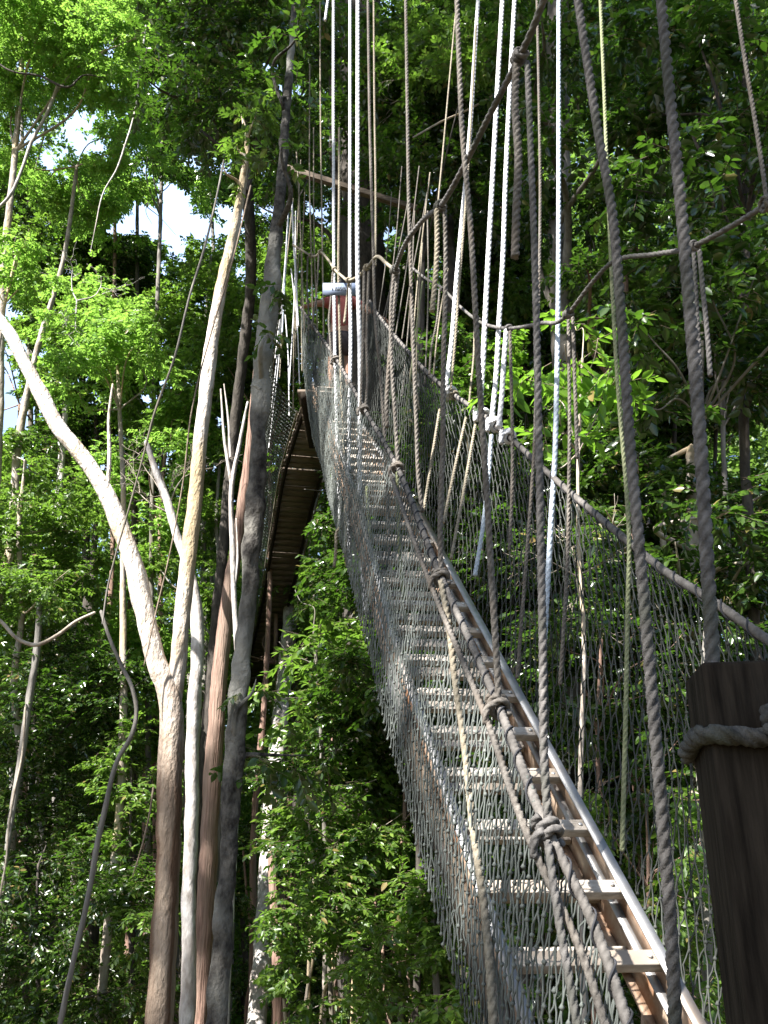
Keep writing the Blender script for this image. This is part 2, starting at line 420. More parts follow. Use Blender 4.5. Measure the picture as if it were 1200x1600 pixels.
def handrail(path, label, R):
    mb = MB(); V, Q, T = rope_vq(path, R, 2.2, 0.14); mb.add(V, Q, T)
    o = mb.obj("handrail_rope", M['sleeve'])
    tag(o, label, "handrail", "handrail ropes of the ladder")
    P = resample(path, step=0.012)
    d = np.arange(len(P)) * 0.012
    T, U, B = frames(P)
    a_ = 2 * math.pi * (d / 0.125 + 0.25 * np.sin(d * 5))
    lac = MB()
    V, Q, T = tube_vq(P + (R * 1.1 + 0.0015) * (np.cos(a_)[:, None] * U + np.sin(a_)[:, None] * B), 0.0032, 5); lac.add(V, Q, T)
    lac.obj("lacing", M['net_black'], o)
    return o
handrail(HLp, "grey sleeved handrail rope on the near side, crossing down to the lower right", 0.0150)
handrail(HRp, "grey handrail rope on the far side, running off the right edge above the post", 0.016)
# thinner line lashed beside the near handrail
P = HLp[:6] + np.array((-0.045, -0.02, -0.05))
V, Q, T = rope_vq(P, 0.012, 3.6, 0.3)
tag(MB().add(V, Q, T).obj("lashing_rope", M['rope']), "thinner twisted rope lashed just under the near handrail in the lower right", "rope", "ropes of the walkway")

def net(name, top, bot, label, cells, rows, r, mat, bulge=0.0, bdir=(-1, 0, 0), jit=0.006, group=None, gam=1.0):
    """diamond netting between two curves: strings zigzag from top to bottom and touch at knots"""
    n = 400
    A, B = resample(top, n=n), resample(bot, n=n)
    bdir = np.asarray(bdir, float)
    mb = MB()
    rr = np.arange(0, rows + 0.001, 0.25)
    def surf(s, t):
        s = np.clip(s, 0, 1) * (n - 1)
        k = np.minimum(s.astype(int), n - 2); f = (s - k)[:, None]
        a = A[k] * (1 - f) + A[k+1] * f; b = B[k] * (1 - f) + B[k+1] * f
        sag = bulge * np.sin(math.pi * np.clip(t, 0, 1))
        return a * (1 - t[:, None]) + b * t[:, None] + bdir * sag[:, None]
    KV = []
    for k in range(cells):
        sgn = 1 if k % 2 == 0 else -1
        tri = np.cos(math.pi * rr)                                     # +1 / -1 at alternating rows
        tri = np.sign(tri) * np.abs(tri) ** 0.6
        off = 0.42 * sgn * tri
        wob = 0.7 * np.array([noise.noise(Vector((k * 0.07, q * 0.35, 3.1))) for q in rr])
        s = np.clip((k + 0.5 + off + wob) / cells, 0, 1) ** gam
        P = surf(s, rr / rows + 0.35 * np.array([noise.noise(Vector((k * 0.045, 7.7, q * 0.2))) for q in rr]) / rows)
        P = P + rng.normal(0, jit * 0.35, P.shape)
        V, Q, T = tube_vq(P, r, 4, cap=False); mb.add(V, Q)
        for q in range(0, len(rr), 4):
            if sgn * tri[q] > 0: KV.append(P[q])
    if KV:
        K = np.array(KV); s = r * 2.9
        octa = np.array([(1,0,0),(-1,0,0),(0,1,0),(0,-1,0),(0,0,1.3),(0,0,-1.3)]) * s
        V = (K[:, None, :] + octa[None]).reshape(-1, 3)
        f = np.array([(0,2,4),(2,1,4),(1,3,4),(3,0,4),(2,0,5),(1,2,5),(3,1,5),(0,3,5)])
        T = (np.arange(len(K))[:, None, None] * 6 + f[None]).reshape(-1, 3)
        mb.add(V, [], T)
    o = mb.obj(name, mat)
    return tag(o, label, "net", group)
il = (HLp[:, 1] - 2.94) / 0.193
NLB = np.array([left_pt(i) - WD * (0.075 - 0.03 * min(max((i - 8) / 12, 0), 1)) - lad_n(i) * 0.16 - np.array((0, 0, 0.10 + 0.30 * min(max((i - 8) / 10, 0), 1))) for i in np.clip(il, -7, LAST)])
net("safety_net", HLp, NLB, "long dark green safety net hung from the near handrail in front of the ladder", 280, 11, 0.0028, M['net'], 0.03, (-1, -0.3, -0.2), gam=1.45)
YR = HRp[:, 1]
ib = (YR - 2.94) / 0.193
NRB = np.array([rail_pt(i) + WD * 0.05 - lad_n(i) * 0.03 for i in np.clip(ib, -6, LAST)])
net("safety_net", HRp, NRB, "dark safety net on the far side of the ladder, sunlit below the far handrail", 210, 13, 0.0026, M['net_dark'], 0.05, (1, -0.2, -0.2), gam=1.35)

# pale cords that stiffen the far net
for pts, lab in (([(687,640,4.95),(675,715,4.85),(662,797,4.7)], "pale cord stretched slantwise on the far net, leftmost of three"),
                 ([(728,653,4.65),(710,735,4.5),(693,817,4.35)], "pale cord stretched slantwise on the far net, middle of three"),
                 ([(743,663,4.55),(726,760,4.35),(705,873,4.1)], "pale cord stretched slantwise on the far net, rightmost of three")):
    V, Q, T = rope_vq(pathY(pts), 0.010, 3.4, 0.37)
    tag(MB().add(V, Q, T).obj("net_cord", M['rope_tan']), lab, "cord", "cords on the far net")

# ---------------------------------------------------------------- upper cables and hanging ropes
def cable(pts, R, mat, label, knots=(), lay=4.0):
    P = pathY(pts)
    V, Q, T = rope_vq(P, R, lay, 0.2)
    o = MB().add(V, Q, T).obj("cable_rope", M[mat])
    tag(o, label, "cable", "upper cables")
    for k in knots:
        ax = P[min(k+1, len(P)-1)] - P[k-1]
        V, Q, T = rope_vq(coil(P[k], ax, R * .8, R * 1.5, 2.6, 1.7), R * 0.75, 4)
        MB().add(V, Q, T).obj("knot", M[mat], o)
    return o
cable([(905,-110,1.95),(850,0,2.2),(830,50,2.3),(812,88,2.41),(770,170,2.7),(735,240,3.0),(700,305,3.3),(688,322,3.47),(660,345,3.8),(640,370,4.0),(617,422,4.5)],
      0.0155, 'rope_dark', "dark cable rope rising diagonally from above the sign to the top edge", (3, 7, 10))
cable([(617,422,4.5),(604,412,4.75),(590,401,5.05),(573,418,5.5),(558,433,5.8),(545,438,6.0),(535,432,6.25),(523,421,6.6),(512,405,6.95),(501,394,7.2),(494,400,7.45),(486,399,7.7),(470,390,8.0),(458,383,8.2)],
      0.0135, 'rope_tan', "thin tan cable scalloping from rope to rope just above the sign", (3, 5, 7, 9, 11))
cable([(1290,262,2.1),(1200,318,2.3),(1140,355,2.45),(1082,385,2.6),(1025,397,2.8),(960,408,3.0),(925,442,3.2),(888,490,3.4),(845,505,3.8),(795,513,4.2),(765,509,4.5),(748,502,4.7),(720,480,4.95),(693,452,5.2),(665,435,5.6),(640,415,6.0)],
      0.0115, 'rope_dark', "dark cable rope zigzagging across the right side between the hanging ropes", (3, 7, 9, 11, 13))

def hang(label, pts, dia, Y, mat, knot=None, frayed=False, lay=3.8, soft=0.37):
    n = len(pts)
    if np.isscalar(Y): Ys = [Y] * n
    else: Ys = np.interp(np.linspace(0, 1, n), np.linspace(0, 1, len(Y)), Y)
    pts = list(pts); Ys = list(Ys)
    if pts[0][1] <= 0:                                                  # carry on upwards to where it is tied, out of the frame
        a, b = W(*pts[0], Ys[0]), W(*pts[1], Ys[1])
        d = (a - b) / np.linalg.norm(a - b)
        head = [a + d * 5.0, a + d * 2.0]
    else: head = []
    P = np.array(head + [W(x, y, yy) for (x, y), yy in zip(pts, Ys)])
    if mat in ('rope_pale', 'rope_blue'): soft = 0.2
    V, Q, T = rope_vq(P, dia / 2, lay, soft, 12 if dia > 0.016 else 9, 9 if dia > 0.016 else 7)
    o = MB().add(V, Q, T).obj("hanging_rope", M[mat])
    tag(o, label, "rope", "ropes hanging over the walkway")
    if knot is not None:
        e = P[-1] if knot != 'top' else P[0]
        path = HLp if knot == 'L' else HRp if knot == 'R' else None
        if path is not None:
            D = resample(path, n=300); k = int(np.argmin(((D - e) ** 2).sum(1))); k = min(max(k, 1), 298)
            ax = D[k+1] - D[k-1]; e = D[k]
        else: ax = np.array((1.0, 0, 0.3))
        R = dia / 2
        kb = MB()
        V, Q, T = rope_vq(coil(e, ax, R, 0.017 + R * .9, 2.6, 2.0), R * 0.92, 4); kb.add(V, Q, T)
        if path is not None:
            V, Q, T = rope_vq(np.array([e + np.array((-.02, -.03, 0)), e + np.array((-.045, -.04, -.02)), e + np.array((-.05, -.035, -.07))]), R * .9, 4); kb.add(V, Q, T)
        kb.obj("knot", M[mat], o)
    return o
TH = 0.027
hang("thick dark rope left of the thickest one, unbroken from top edge to bottom", [(903,0),(918,100),(937,220),(955,320),(971,500),(985,700),(1003,900),(1020,1100),(1035,1280),(1046,1420),(1052,1520),(1056,1640)], 0.0245, 1.55, 'rope_dark', lay=3.3, soft=0.42)
hang("thickest dark twisted rope, dropping from the top edge onto the timber post", [(1033,0),(1047,150),(1062,300),(1079,500),(1095,700),(1105,880),(1112,1000),(1114,1055)], 0.0275, 1.42, 'rope_dark', lay=3.3, soft=0.42)
hang("grey rope at the far right edge, meeting the cable beside it", [(1148,-10),(1165,100),(1185,220),(1199,318)], 0.0175, 2.3, 'rope', 'none')
hang("thick brown rope tied to the lowest knot of the near handrail", [(824,98),(830,250),(836,420),(839,530),(845,850),(848,1000),(851,1200),(858,1303)], TH, 2.41, 'rope_dark', 'L')
hang("fat frayed rope end dangling from the knot on the diagonal cable near the top", [(807,95),(805,160),(810,250),(807,330),(805,402)], 0.034, 2.43, 'rope', lay=3)
hang("thick rope from the top edge to the sunlit knot low on the near handrail", [(714,0),(718,110),(722,200),(735,350),(745,520),(752,640),(760,760),(768,900),(776,1030),(780,1103)], TH, 2.83, 'rope', 'L')
hang("thick brown rope from the cable's middle knot straight down to the near handrail", [(695,328),(696,450),(693,560),(692,700),(688,850),(690,900)], TH, 3.47, 'rope', 'L')
hang("shorter rope end hanging beside it from the middle knot of the diagonal cable", [(682,328),(683,380),(680,440),(675,487)], 0.030, 3.45, 'rope_tan', lay=3)
hang("rope drooping below the cable like a bent tail, right of the white pair's foot", [(687,452),(683,500),(674,545),(671,585)], 0.018, 5.1, 'rope')
hang("rope from the dark cable's lower end to the near handrail knot above the ladder's middle", [(616,425),(611,480),(611,540),(614,600),(618,660),(622,728)], TH, 4.5, 'rope', 'L')
hang("second rope from the dark cable's lower end, with a cut black tip", [(622,425),(612,520),(607,580),(604,640),(605,668)], 0.030, 4.55, 'rope')
hang("grey twisted rope from the top edge past the person's right, ending at the ladder side", [(634,0),(637,200),(639,330),(642,430),(646,540),(650,650),(655,760),(660,800)], TH, 4.5, 'rope')
hang("long grey rope from the top edge, hanging past the handrail to the net's foot", [(575,0),(578,200),(583,380),(588,520),(594,580),(600,660),(604,730),(607,830),(612,950),(621,1060),(627,1145)], TH, 5.2, 'rope')
hang("thin tan rope close beside the long grey one above the sign", [(584,0),(585,150),(587,300),(587,415)], 0.020, 5.5, 'rope_tan')
hang("left rope of the pair dropping from the cable right of the sign", [(569,424),(567,540),(565,600),(563,640)], 0.026, 5.5, 'rope', 'L')
hang("right rope of the pair dropping from the cable right of the sign", [(576,424),(573,540),(574,600),(571,640)], 0.024, 5.5, 'rope', 'L')
hang("brightest white rope, passing the sign's right end", [(559,0),(559,200),(559,430),(562,540),(563,640),(562,720),(564,820),(567,894),(572,955)], 0.040, 5.6, 'rope_pale')
hang("white rope crossing the middle of the sign", [(547,0),(547,200),(547,440),(548,540),(546,640),(545,730),(545,820),(546,880)], 0.034, 6.1, 'rope_pale')
hang("bluish white rope crossing the left part of the sign and glinting down the net", [(521,0),(521,200),(522,430),(523,520),(525,620),(527,700),(531,815)], 0.034, 6.7, 'rope_pale')
hang("brown rope behind the sign's left half, continuing tan down the net", [(530,200),(530,300),(529,430),(531,520),(535,650),(538,726),(540,800),(542,885)], 0.026, 6.4, 'rope_tan')
hang("thin straight tan rope at the sign's left edge", [(500,0),(501,200),(504,400),(505,470),(506,560)], 0.019, 7.2, 'rope_tan')
hang("thin tan rope two to the left of the sign", [(484,100),(484,300),(487,420),(489,515)], 0.019, 7.7, 'rope_tan', 'L')
hang("thin rope left of the sign reaching the mossy trunk's side of the net", [(463,235),(467,300),(471,400),(476,520)], 0.018, 8.0, 'rope_tan')
hang("slack rope hanging from the scalloped cable left of the sign", [(498,398),(496,440),(492,480),(487,512)], 0.022, 7.3, 'rope')
hang("short rope below the scalloped cable, first from its left end", [(481,401),(480,450),(482,490),(482,535)], 0.022, 7.8, 'rope')
hang("wavy rope hanging just left of the person's red shirt", [(520,426),(517,470),(514,500),(516,530),(519,570)], 0.024, 6.6, 'rope', 'L')
hang("thin white rope, left leg of the narrow cord tent by the mossy trunk", [(453,290),(449,370),(445,440),(441,520)], 0.020, 8.6, 'rope_blue')
hang("thin white rope, right leg of the narrow cord tent by the mossy trunk", [(455,290),(458,360),(462,430),(466,510)], 0.028, 8.5, 'rope_pale')
hang("short white rope tip at the top edge left of the white ropes", [(514,-10),(511,10),(508,32)], 0.031, 6.4, 'rope_pale')
hang("white sunlit rope, left of the slanting pair that ends on the far handrail", [(747,0),(741,100),(734,210),(727,290),(714,430),(703,560),(697,604)], 0.036, 4.95, 'rope_pale', 'R')
hang("paler grey rope, right of the slanting pair that ends on the far handrail", [(744,40),(738,150),(729,300),(718,440),(709,560),(704,610)], 0.020, 4.88, 'rope_tan', 'R')
hang("white sunlit rope slanting from the top edge to the far handrail, middle of three", [(785,0),(776,160),(769,290),(762,420),(758,500),(754,580),(750,640)], 0.037, 4.55, 'rope_pale', 'R')
hang("white sunlit rope slanting to the far handrail, right of the three", [(804,0),(797,130),(790,280),(785,420),(780,500),(775,590),(768,662)], 0.034, 4.42, 'rope_pale', 'R')
hang("thin tan rope reaching the far handrail right of the sunlit bush", [(742,505),(740,560),(735,610),(733,632)], 0.016, 4.65, 'rope_tan')
hang("wide white strand under the cable joint, sunlit against the bush", [(791,516),(789,545),(787,570),(784,620),(779,668)], 0.032, 4.2, 'rope_pale', 'R')
hang("grey rope under the same cable joint, passing behind the far handrail", [(797,518),(798,560),(800,640),(801,700),(800,775),(796,860)], 0.022, 4.15, 'rope')
hang("thin rope left of the blue rope, tan below the far handrail", [(839,0),(842,150),(844,300),(842,460),(838,600),(834,715),(831,760),(822,880),(808,1060)], 0.019, 3.8, 'rope')
hang("pale blue straight rope right of the thick knotted ropes", [(873,0),(873,150),(873,300),(872,480),(870,600),(866,735),(862,800),(856,905),(850,1010)], 0.028, 3.72, 'rope_blue', None)
hang("left rope of the short pair under the cable knot by the bright green leaves", [(888,496),(889,560),(890,660),(889,752),(887,860),(882,960),(875,1070)], 0.019, 3.55, 'rope')
hang("right rope of the short pair under the cable knot by the bright green leaves", [(895,496),(897,560),(900,650),(902,716)], 0.019, 3.45, 'rope')
hang("thin rope alongside the long dark rope, running down past the far handrail", [(938,0),(943,120),(950,300),(958,480),(968,640),(979,770),(983,845),(981,940),(978,1100),(972,1330)], 0.019, 3.1, 'rope_moss')
hang("left rope of the short pair dangling behind the thickest rope", [(1084,390),(1088,470),(1093,560),(1099,690)], 0.019, 2.6, 'rope_dark')
hang("right rope of the short pair dangling behind the thickest rope", [(1093,392),(1098,450),(1105,520),(1110,588)], 0.020, 2.58, 'rope_dark')
hang("thin rope in shade rising from the middle cable knot to the top", [(712,20),(700,150),(690,260),(684,322)], 0.012, 3.9, 'rope_tan')
hang("sunlit twisted rope hanging before the near net from the middle knot to the bottom", [(689,908),(700,970),(712,1070),(725,1160),(740,1300),(750,1370),(762,1470),(772,1620)], 0.028, [3.40, 2.62], 'rope_tan')
hang("mossy rope hanging under the near handrail behind the net, above the ladder's middle", [(621,738),(622,800),(626,880),(634,970),(641,1065)], 0.024, 4.45, 'rope_moss')
hang("short mossy rope seen through the net left of the ladder's middle", [(573,760),(577,820),(580,850),(583,885)], 0.022, 5.0, 'rope_moss')
hang("brown rope hanging below the near handrail's lowest knot, in front of the rungs", [(856,1315),(862,1360),(872,1430),(886,1510),(905,1620)], 0.024, [2.38, 2.25], 'rope_dark')
hang("pale loose rope end dangling beneath the net's left edge", [(533,822),(527,830),(525,850),(524,870),(522,886)], 0.026, 6.0, 'rope_tan')
hang("thin rope left of the far net's right end, below the far handrail", [(768,680),(762,760),(752,840),(742,900)], 0.026, 4.3, 'rope_blue')
# thin suspenders behind the person, on both sides of the upper bridge
hang("thin rope crossing behind the person's elbow", [(640,300),(625,380),(610,450),(598,500)], 0.014, 7.4, 'rope')
hang("thin rope farthest right behind the person, leaning left", [(668,300),(655,370),(640,450),(628,530)], 0.014, 6.4, 'rope')
hang("thin rope near the far handrail, leaning over the net's top", [(660,440),(652,500),(645,560),(634,640),(622,700)], 0.016, 5.6, 'rope_moss')

for k, (x0, y0, x1, y1, Y) in enumerate(((452,300,430,560,9.6),(458,310,437,590,9.4),(462,330,452,600,9.2),(470,250,462,560,9.0),(449,350,424,640,10.5),(476,300,472,580,8.6),(446,420,420,700,11.5),(468,380,458,640,9.0),(442,450,452,650,9.8),(490,200,498,560,7.9),(455,420,468,600,9.0))):
    m = ((x0 + x1) / 2 + 3 * (-1) ** k, (y0 + y1) / 2)
    o = hang("thin pale cord, one of a fan of many above the plank bridge's net", [(x0, y0), m, (x1, y1)], 0.017, Y, 'rope_tan' if k % 2 else 'rope_pale')
    o["group"] = "fan of thin cords by the mossy trunk"
for k, (x0, y0, x1, y1, Y) in enumerate(((655,260,612,560,7.0),(672,270,640,600,6.0),(648,330,628,620,6.4),(660,380,650,640,5.6),(628,260,600,520,7.8),(700,420,676,600,5.3),(612,300,590,500,8.4),(640,470,655,640,5.6),(668,330,664,600,5.5))):
    m = ((x0 + x1) / 2 + 3 * (-1) ** k, (y0 + y1) / 2)
    o = hang("thin grey cord, one of several leaning over the far net behind the person's right", [(x0, y0), m, (x1, y1)], 0.015, Y, 'rope_tan' if k % 2 else 'rope')
    o["group"] = "thin cords leaning over the far net"
# ---------------------------------------------------------------- timber post with a rope round it
post = empty("timber_post", "dark square timber post at the bottom right with a rope looped round it", "post")
b0 = W(1128, 1250, 1.28)
yaw = math.radians(-9)
ex = np.array((math.cos(yaw), math.sin(yaw), 0)); ey = np.array((-math.sin(yaw), math.cos(yaw), 0))
hw = 0.075
ztop = W(1112, 1034, 1.28)[2]
cxy = b0 + ex * hw + ey * hw
mb = MB(); zb = -2.2
mb.box((cxy[0], cxy[1], (ztop + zb) / 2), ex * hw, ey * hw, np.array((0, 0, (ztop - zb) / 2)))
mb.V[0][:, 0] += (mb.V[0][:, 2] - ztop) * 0.022
mb.obj("shaft", M['wood_dark'], post, smooth=False, bevel=0.006)
zr = W(1112, 1150, 1.28)[2]
rp = []
for a in np.linspace(0, 2 * math.pi, 41):
    c, s = math.cos(a), math.sin(a)
    k = (abs(c) ** 8 + abs(s) ** 8) ** (-1 / 8)
    rr = (hw + 0.015)
    rp.append(np.array((cxy[0], cxy[1], zr)) + ex * c * k * rr + ey * s * k * rr + np.array((0, 0, 0.012 * math.sin(a * 2 + 1) + (0.012 * (c + 0.3)))))
V, Q, T = rope_vq(np.array(rp), 0.016, 3.4, 0.4)
lr = tag(MB().add(V, Q, T).obj("rope_loop", M['rope_loop']), "grey rope looped round the timber post with a fat knot on its face", "rope", "ropes of the walkway")
kc = np.array((cxy[0], cxy[1], zr + 0.012)) + ex * 0.035 - ey * (hw + 0.034)
kb = MB()
for ph, tl in ((0, (0.5, 0.2, 1)), (1.3, (1, 0.1, 0.15)), (2.2, (0.3, 0.3, -1))):
    V, Q, T = rope_vq(coil(kc, np.array(tl), 0.015, 0.032, 1.6, 1.4, ph), 0.0155, 3.4); kb.add(V, Q, T)
kb.obj("knot", M['rope_loop'], lr)

# ---------------------------------------------------------------- platform and upper bridge
top = rail_pt(LAST) - WD * LW / 2
pf = empty("tree_platform", "small plank platform round the big trunk at the ladder's top", "platform")
pc = top + np.array((0.12, 0.72, 0.0))
for k in range(7):
    mb = MB(); mb.box(pc + np.array((0, (k - 3) * 0.19, 0)), np.array((0.36, 0, 0)), np.array((0, 0.088, 0)), np.array((0, 0, 0.018)))
    mb.obj("plank", M['plank'], pf, smooth=False)
for s in (-1, 1):
    mb = MB(); mb.box(pc + np.array((s * 0.28, 0, -0.07)), np.array((0.04, 0, 0)), np.array((0, 0.66, 0)), np.array((0, 0, 0.05)))
    mb.obj("joist", M['wood_dark'], pf, smooth=False)

DK = [(507,645,11.2),(476,730,13.2),(453,830,16.0),(433,930,18.4),(416,1000,20.4),(402,1046,22.2),(388,1085,24.0)]
DKp = pathZ(DK)
deck = resample(DKp, step=0.26)
T_, U_, B_ = frames(deck)
Wd = np.stack([T_[:, 1], -T_[:, 0], np.zeros(len(T_))], 1); Wd /= np.linalg.norm(Wd, axis=1, keepdims=True)
br = empty("plank_bridge", "dark plank hanging bridge seen from below, behind the mossy trunk", "bridge")
hwid = 0.34
for k in range(len(deck)):
    n = np.cross(Wd[k], T_[k])
    mb = MB()
    g_ = 0.124 if rng.random() > 0.12 else 0.10
    mb.box(deck[k] + n * rng.normal(0, 0.006), Wd[k] * (hwid + rng.uniform(-.01, .02)), T_[k] * g_, n * 0.014)
    mb.obj("plank", M['plank'], br, smooth=False)
for s in (-1, 1):
    mb = MB()
    V, Q, T = tube_vq(deck + Wd * (s * (hwid - 0.05)) - np.array((0, 0, 0.045)), 0.028, 6); mb.add(V, Q, T)
    mb.obj("side_beam", M['wood_dark'], br)
edge = lambda s: deck + Wd * (s * (hwid + 0.03))
V, Q, T = rope_vq(edge(1)[::2] + np.array((0, 0, -0.03)), 0.014, 4)
MB().add(V, Q, T).obj("edge_rope", M['rope_tan'], br)
V, Q, T = rope_vq(edge(-1)[::2] + np.array((0, 0, -0.03)), 0.014, 4)
MB().add(V, Q, T).obj("edge_rope", M['rope_tan'], br)
BL = pathZ([(439,470,10.6),(428,560,12.6),(421,680,15.4),(412,800,18.0),(402,930,20.6),(392,1010,22.8)])
net("safety_net", BL, edge(-1), "safety net on the left side of the plank bridge, beside the mossy trunk", 230, 18, 0.005, M['net'], 0.25, (-1, 0, -0.2))
BR = pathZ([(505,520,10.8),(500,560,12.6),(488,640,15.4),(470,730,18.0),(450,860,20.6),(436,960,22.8)])
net("safety_net", BR, edge(1), "safety net on the right side of the plank bridge, left of the ladder's net", 120, 14, 0.005, M['net'], 0.08, (1, 0, -0.2))
for pts, lab in ((BL, "thin top rope of the plank bridge on its left side"), (BR, "thin top rope of the plank bridge on its right side")):
    V, Q, T = rope_vq(pts, 0.012, 4)
    tag(MB().add(V, Q, T).obj("bridge_rope", M['rope_tan']), lab, "rope", "ropes of the plank bridge")
bm_ = pathY([(443,262,9.2),(520,287,9.25),(600,312,9.3),(655,328,9.35)])
bmo = MB()
for k in range(len(bm_) - 1):
    d = bm_[k+1] - bm_[k]; L = np.linalg.norm(d); d /= L
    s_ = np.cross(d, (0, 0, 1)); s_ /= np.linalg.norm(s_); u_ = np.cross(s_, d)
    if k == 0:
        bmo.box((bm_[0] + bm_[-1]) / 2, (bm_[-1] - bm_[0]) / 2, s_ * 0.04, u_ * 0.045)
tag(bmo.obj("beam", M['beam'], smooth=False, bevel=0.004), "wooden beam lashed across the trunks above the sign, its left end sunlit", "beam")

# ---------------------------------------------------------------- sign
sg = empty("sign_board", "small pale blue sign with one short line of lettering, hung before the person", "sign")
sa, sb_ = W(504, 461, 6.35), W(556, 461, 6.35)
sc_, hx = (sa + sb_) / 2, (sb_ - sa) / 2
hh = (W(530, 444, 6.35)[2] - W(530, 462, 6.35)[2]) / 2
nrm = np.array((0, -1.0, 0))
sc_ = sc_ + np.array((0, 0, hh))
MB().box(sc_, hx, np.array((0, 0.008, 0)), np.array((0, 0, hh))).obj("panel", M['sign'], sg, smooth=False)
tx = MB()
xs = -0.42
r2 = random.Random(3)
for k in range(9):                                   # the line is too small to read in the photograph: strokes of its size
    if k == 1: xs += 0.10
    for (dx, w, dz, h) in ((0, .020, 0, r2.choice((.26, .32, .40))), (.034, .024, r2.choice((-.16, .16)), .09)):
        tx.box(sc_ + hx * (xs + dx) + np.array((0, -0.0095, hh * (dz - .02))), hx * w, np.array((0, 0.0012, 0)), np.array((0, 0, hh * h)))
    xs += 0.085
tx.obj("lettering", M['ink'], sg, smooth=False)
V, Q, T = rope_vq(np.array([W(545, 438, 6.0), W(543, 460, 6.22), W(541, 480, 6.25), W(538, 505, 6.25)]), 0.013, 4)
MB().add(V, Q, T).obj("tie_rope", M['rope_tan'], sg)

# ---------------------------------------------------------------- person (seen from behind, holding both sides)
def skin_obj(name, chains, mat, parent, level=2):
    """chains: list of [(point, radius), ...]; later chains may start with an index tuple into earlier ones"""
    bm = bmesh.new(); sk = bm.verts.layers.skin.verify(); reg = {}
    first = None
    for ch in chains:
        prev = None
        for key, p, r in ch:
            if key in reg: v = reg[key]
            else:
                v = bm.verts.new(p); reg[key] = v
                rr = r if isinstance(r, tuple) else (r, r)
                v[sk].radius = rr
                if first is None: first = v; v[sk].use_root = True
            if prev is not None and prev is not v: bm.edges.new((prev, v))
            prev = v
    me = bpy.data.meshes.new(name); bm.to_mesh(me); bm.free()
    o = link(name, me, mat, parent)
    m1 = o.modifiers.new("skin", 'SKIN'); m1.use_smooth_shade = True
    m2 = o.modifiers.new("subsurf", 'SUBSURF'); m2.levels = m2.render_levels = level
    return o
PY = 8.55
foot = rail_pt(29.6) - WD * 0.20
PX, PYY, PZ = foot[0] + 0.20, foot[1] + 0.1, foot[2] + 0.02
def pp(x, y, z): return Vector((PX + x, PYY + y, PZ + z))
def tgt(px, py, Y): return Vector(W(px, py, Y))
person = empty("person", "person in a coral red shirt and dark shorts holding the ropes on both sides", "person")
handL = tgt(474, 480, PYY - 0.12); handR = tgt(606, 502, PYY - 0.15)
shL, shR = pp(-0.17, 0, 1.36), pp(0.17, 0, 1.36)
def elbow(a, b, d): return (a + b) / 2 + Vector(d)
elL, elR = elbow(shL, handL, (-0.02, -0.05, -0.03)), elbow(shR, handR, (0.03, -0.03, -0.05))
def hand_chains(key, wrist, direction, upv):
    d = direction.normalized(); u = (Vector(upv) - d * d.dot(Vector(upv))).normalized(); s = d.cross(u)
    palm = wrist + d * 0.05
    out = [[(key + 'w', wrist, 0.026), (key + 'p', palm, (0.036, 0.018))]]
    for f, (off, L) in enumerate(((-0.03, .06), (-0.01, .07), (0.01, .065), (0.03, .05))):
        a = palm + s * off + d * 0.035; b = a + d * L * .5 - u * 0.015; c = b + d * L * .1 - u * 0.03
        out.append([(key + 'p', palm, 0), (key + f'{f}a', a, 0.0095), (key + f'{f}b', b, 0.0088), (key + f'{f}c', c, 0.008)])
    a = wrist + d * 0.03 - s * 0.03 - u * 0.01; b = a + d * 0.025 - s * 0.015 - u * 0.025
    out.append([(key + 'p', palm, 0), (key + 'ta', a, 0.011), (key + 'tb', b, 0.009)])
    return out
body = [
    [('pel', pp(0, 0, 0.86), (0.15, 0.11)), ('wst', pp(0, 0, 1.02), (0.13, 0.095)), ('chs', pp(0, 0.01, 1.22), (0.155, 0.105)), ('top', pp(0, 0, 1.37), (0.10, 0.075)),
     ('nk', pp(0, 0.01, 1.45), 0.052), ('hd0', pp(0, 0.03, 1.53), (0.065, 0.08)), ('hd1', pp(0, 0.03, 1.62), (0.075, 0.09)), ('hd2', pp(0, 0.02, 1.69), 0.055)],
    [('hd1', None, 0), ('nose', pp(0, 0.135, 1.585), 0.014)],
    [('hd1', None, 0), ('earL', pp(-0.085, 0.02, 1.59), 0.016)], [('hd1', None, 0), ('earR', pp(0.085, 0.02, 1.59), 0.016)],
    [('top', None, 0), ('sl', shL, 0.06), ('el', elL, 0.040), ('Lw', handL - (handL - elL).normalized() * 0.09, 0.026)],
    [('top', None, 0), ('sr', shR, 0.06), ('er', elR, 0.040), ('Rw', handR - (handR - elR).normalized() * 0.09, 0.026)],
    [('pel', None, 0), ('hl', pp(-0.09, 0, 0.78), 0.085), ('kl', pp(-0.10, 0.02, 0.46), 0.055), ('cl', pp(-0.10, -0.02, 0.33), 0.056), ('al', pp(-0.10, 0, 0.09), 0.035), ('fl', pp(-0.10, 0.10, 0.035), (0.04, 0.028))],
    [('pel', None, 0), ('hr', pp(0.09, 0, 0.78), 0.085), ('kr', pp(0.10, 0.12, 0.55), 0.055), ('cr', pp(0.10, 0.10, 0.42), 0.056), ('ar', pp(0.10, 0.10, 0.19), 0.035), ('fr', pp(0.10, 0.20, 0.135), (0.04, 0.028))],
]
body += hand_chains('L', handL - (handL - elL).normalized() * 0.09, handL - elL, (0, 0, 1))
body += hand_chains('R', handR - (handR - elR).normalized() * 0.09, handR - elR, (0, 0, 1))
skin_obj("body", body, M['skin'], person)
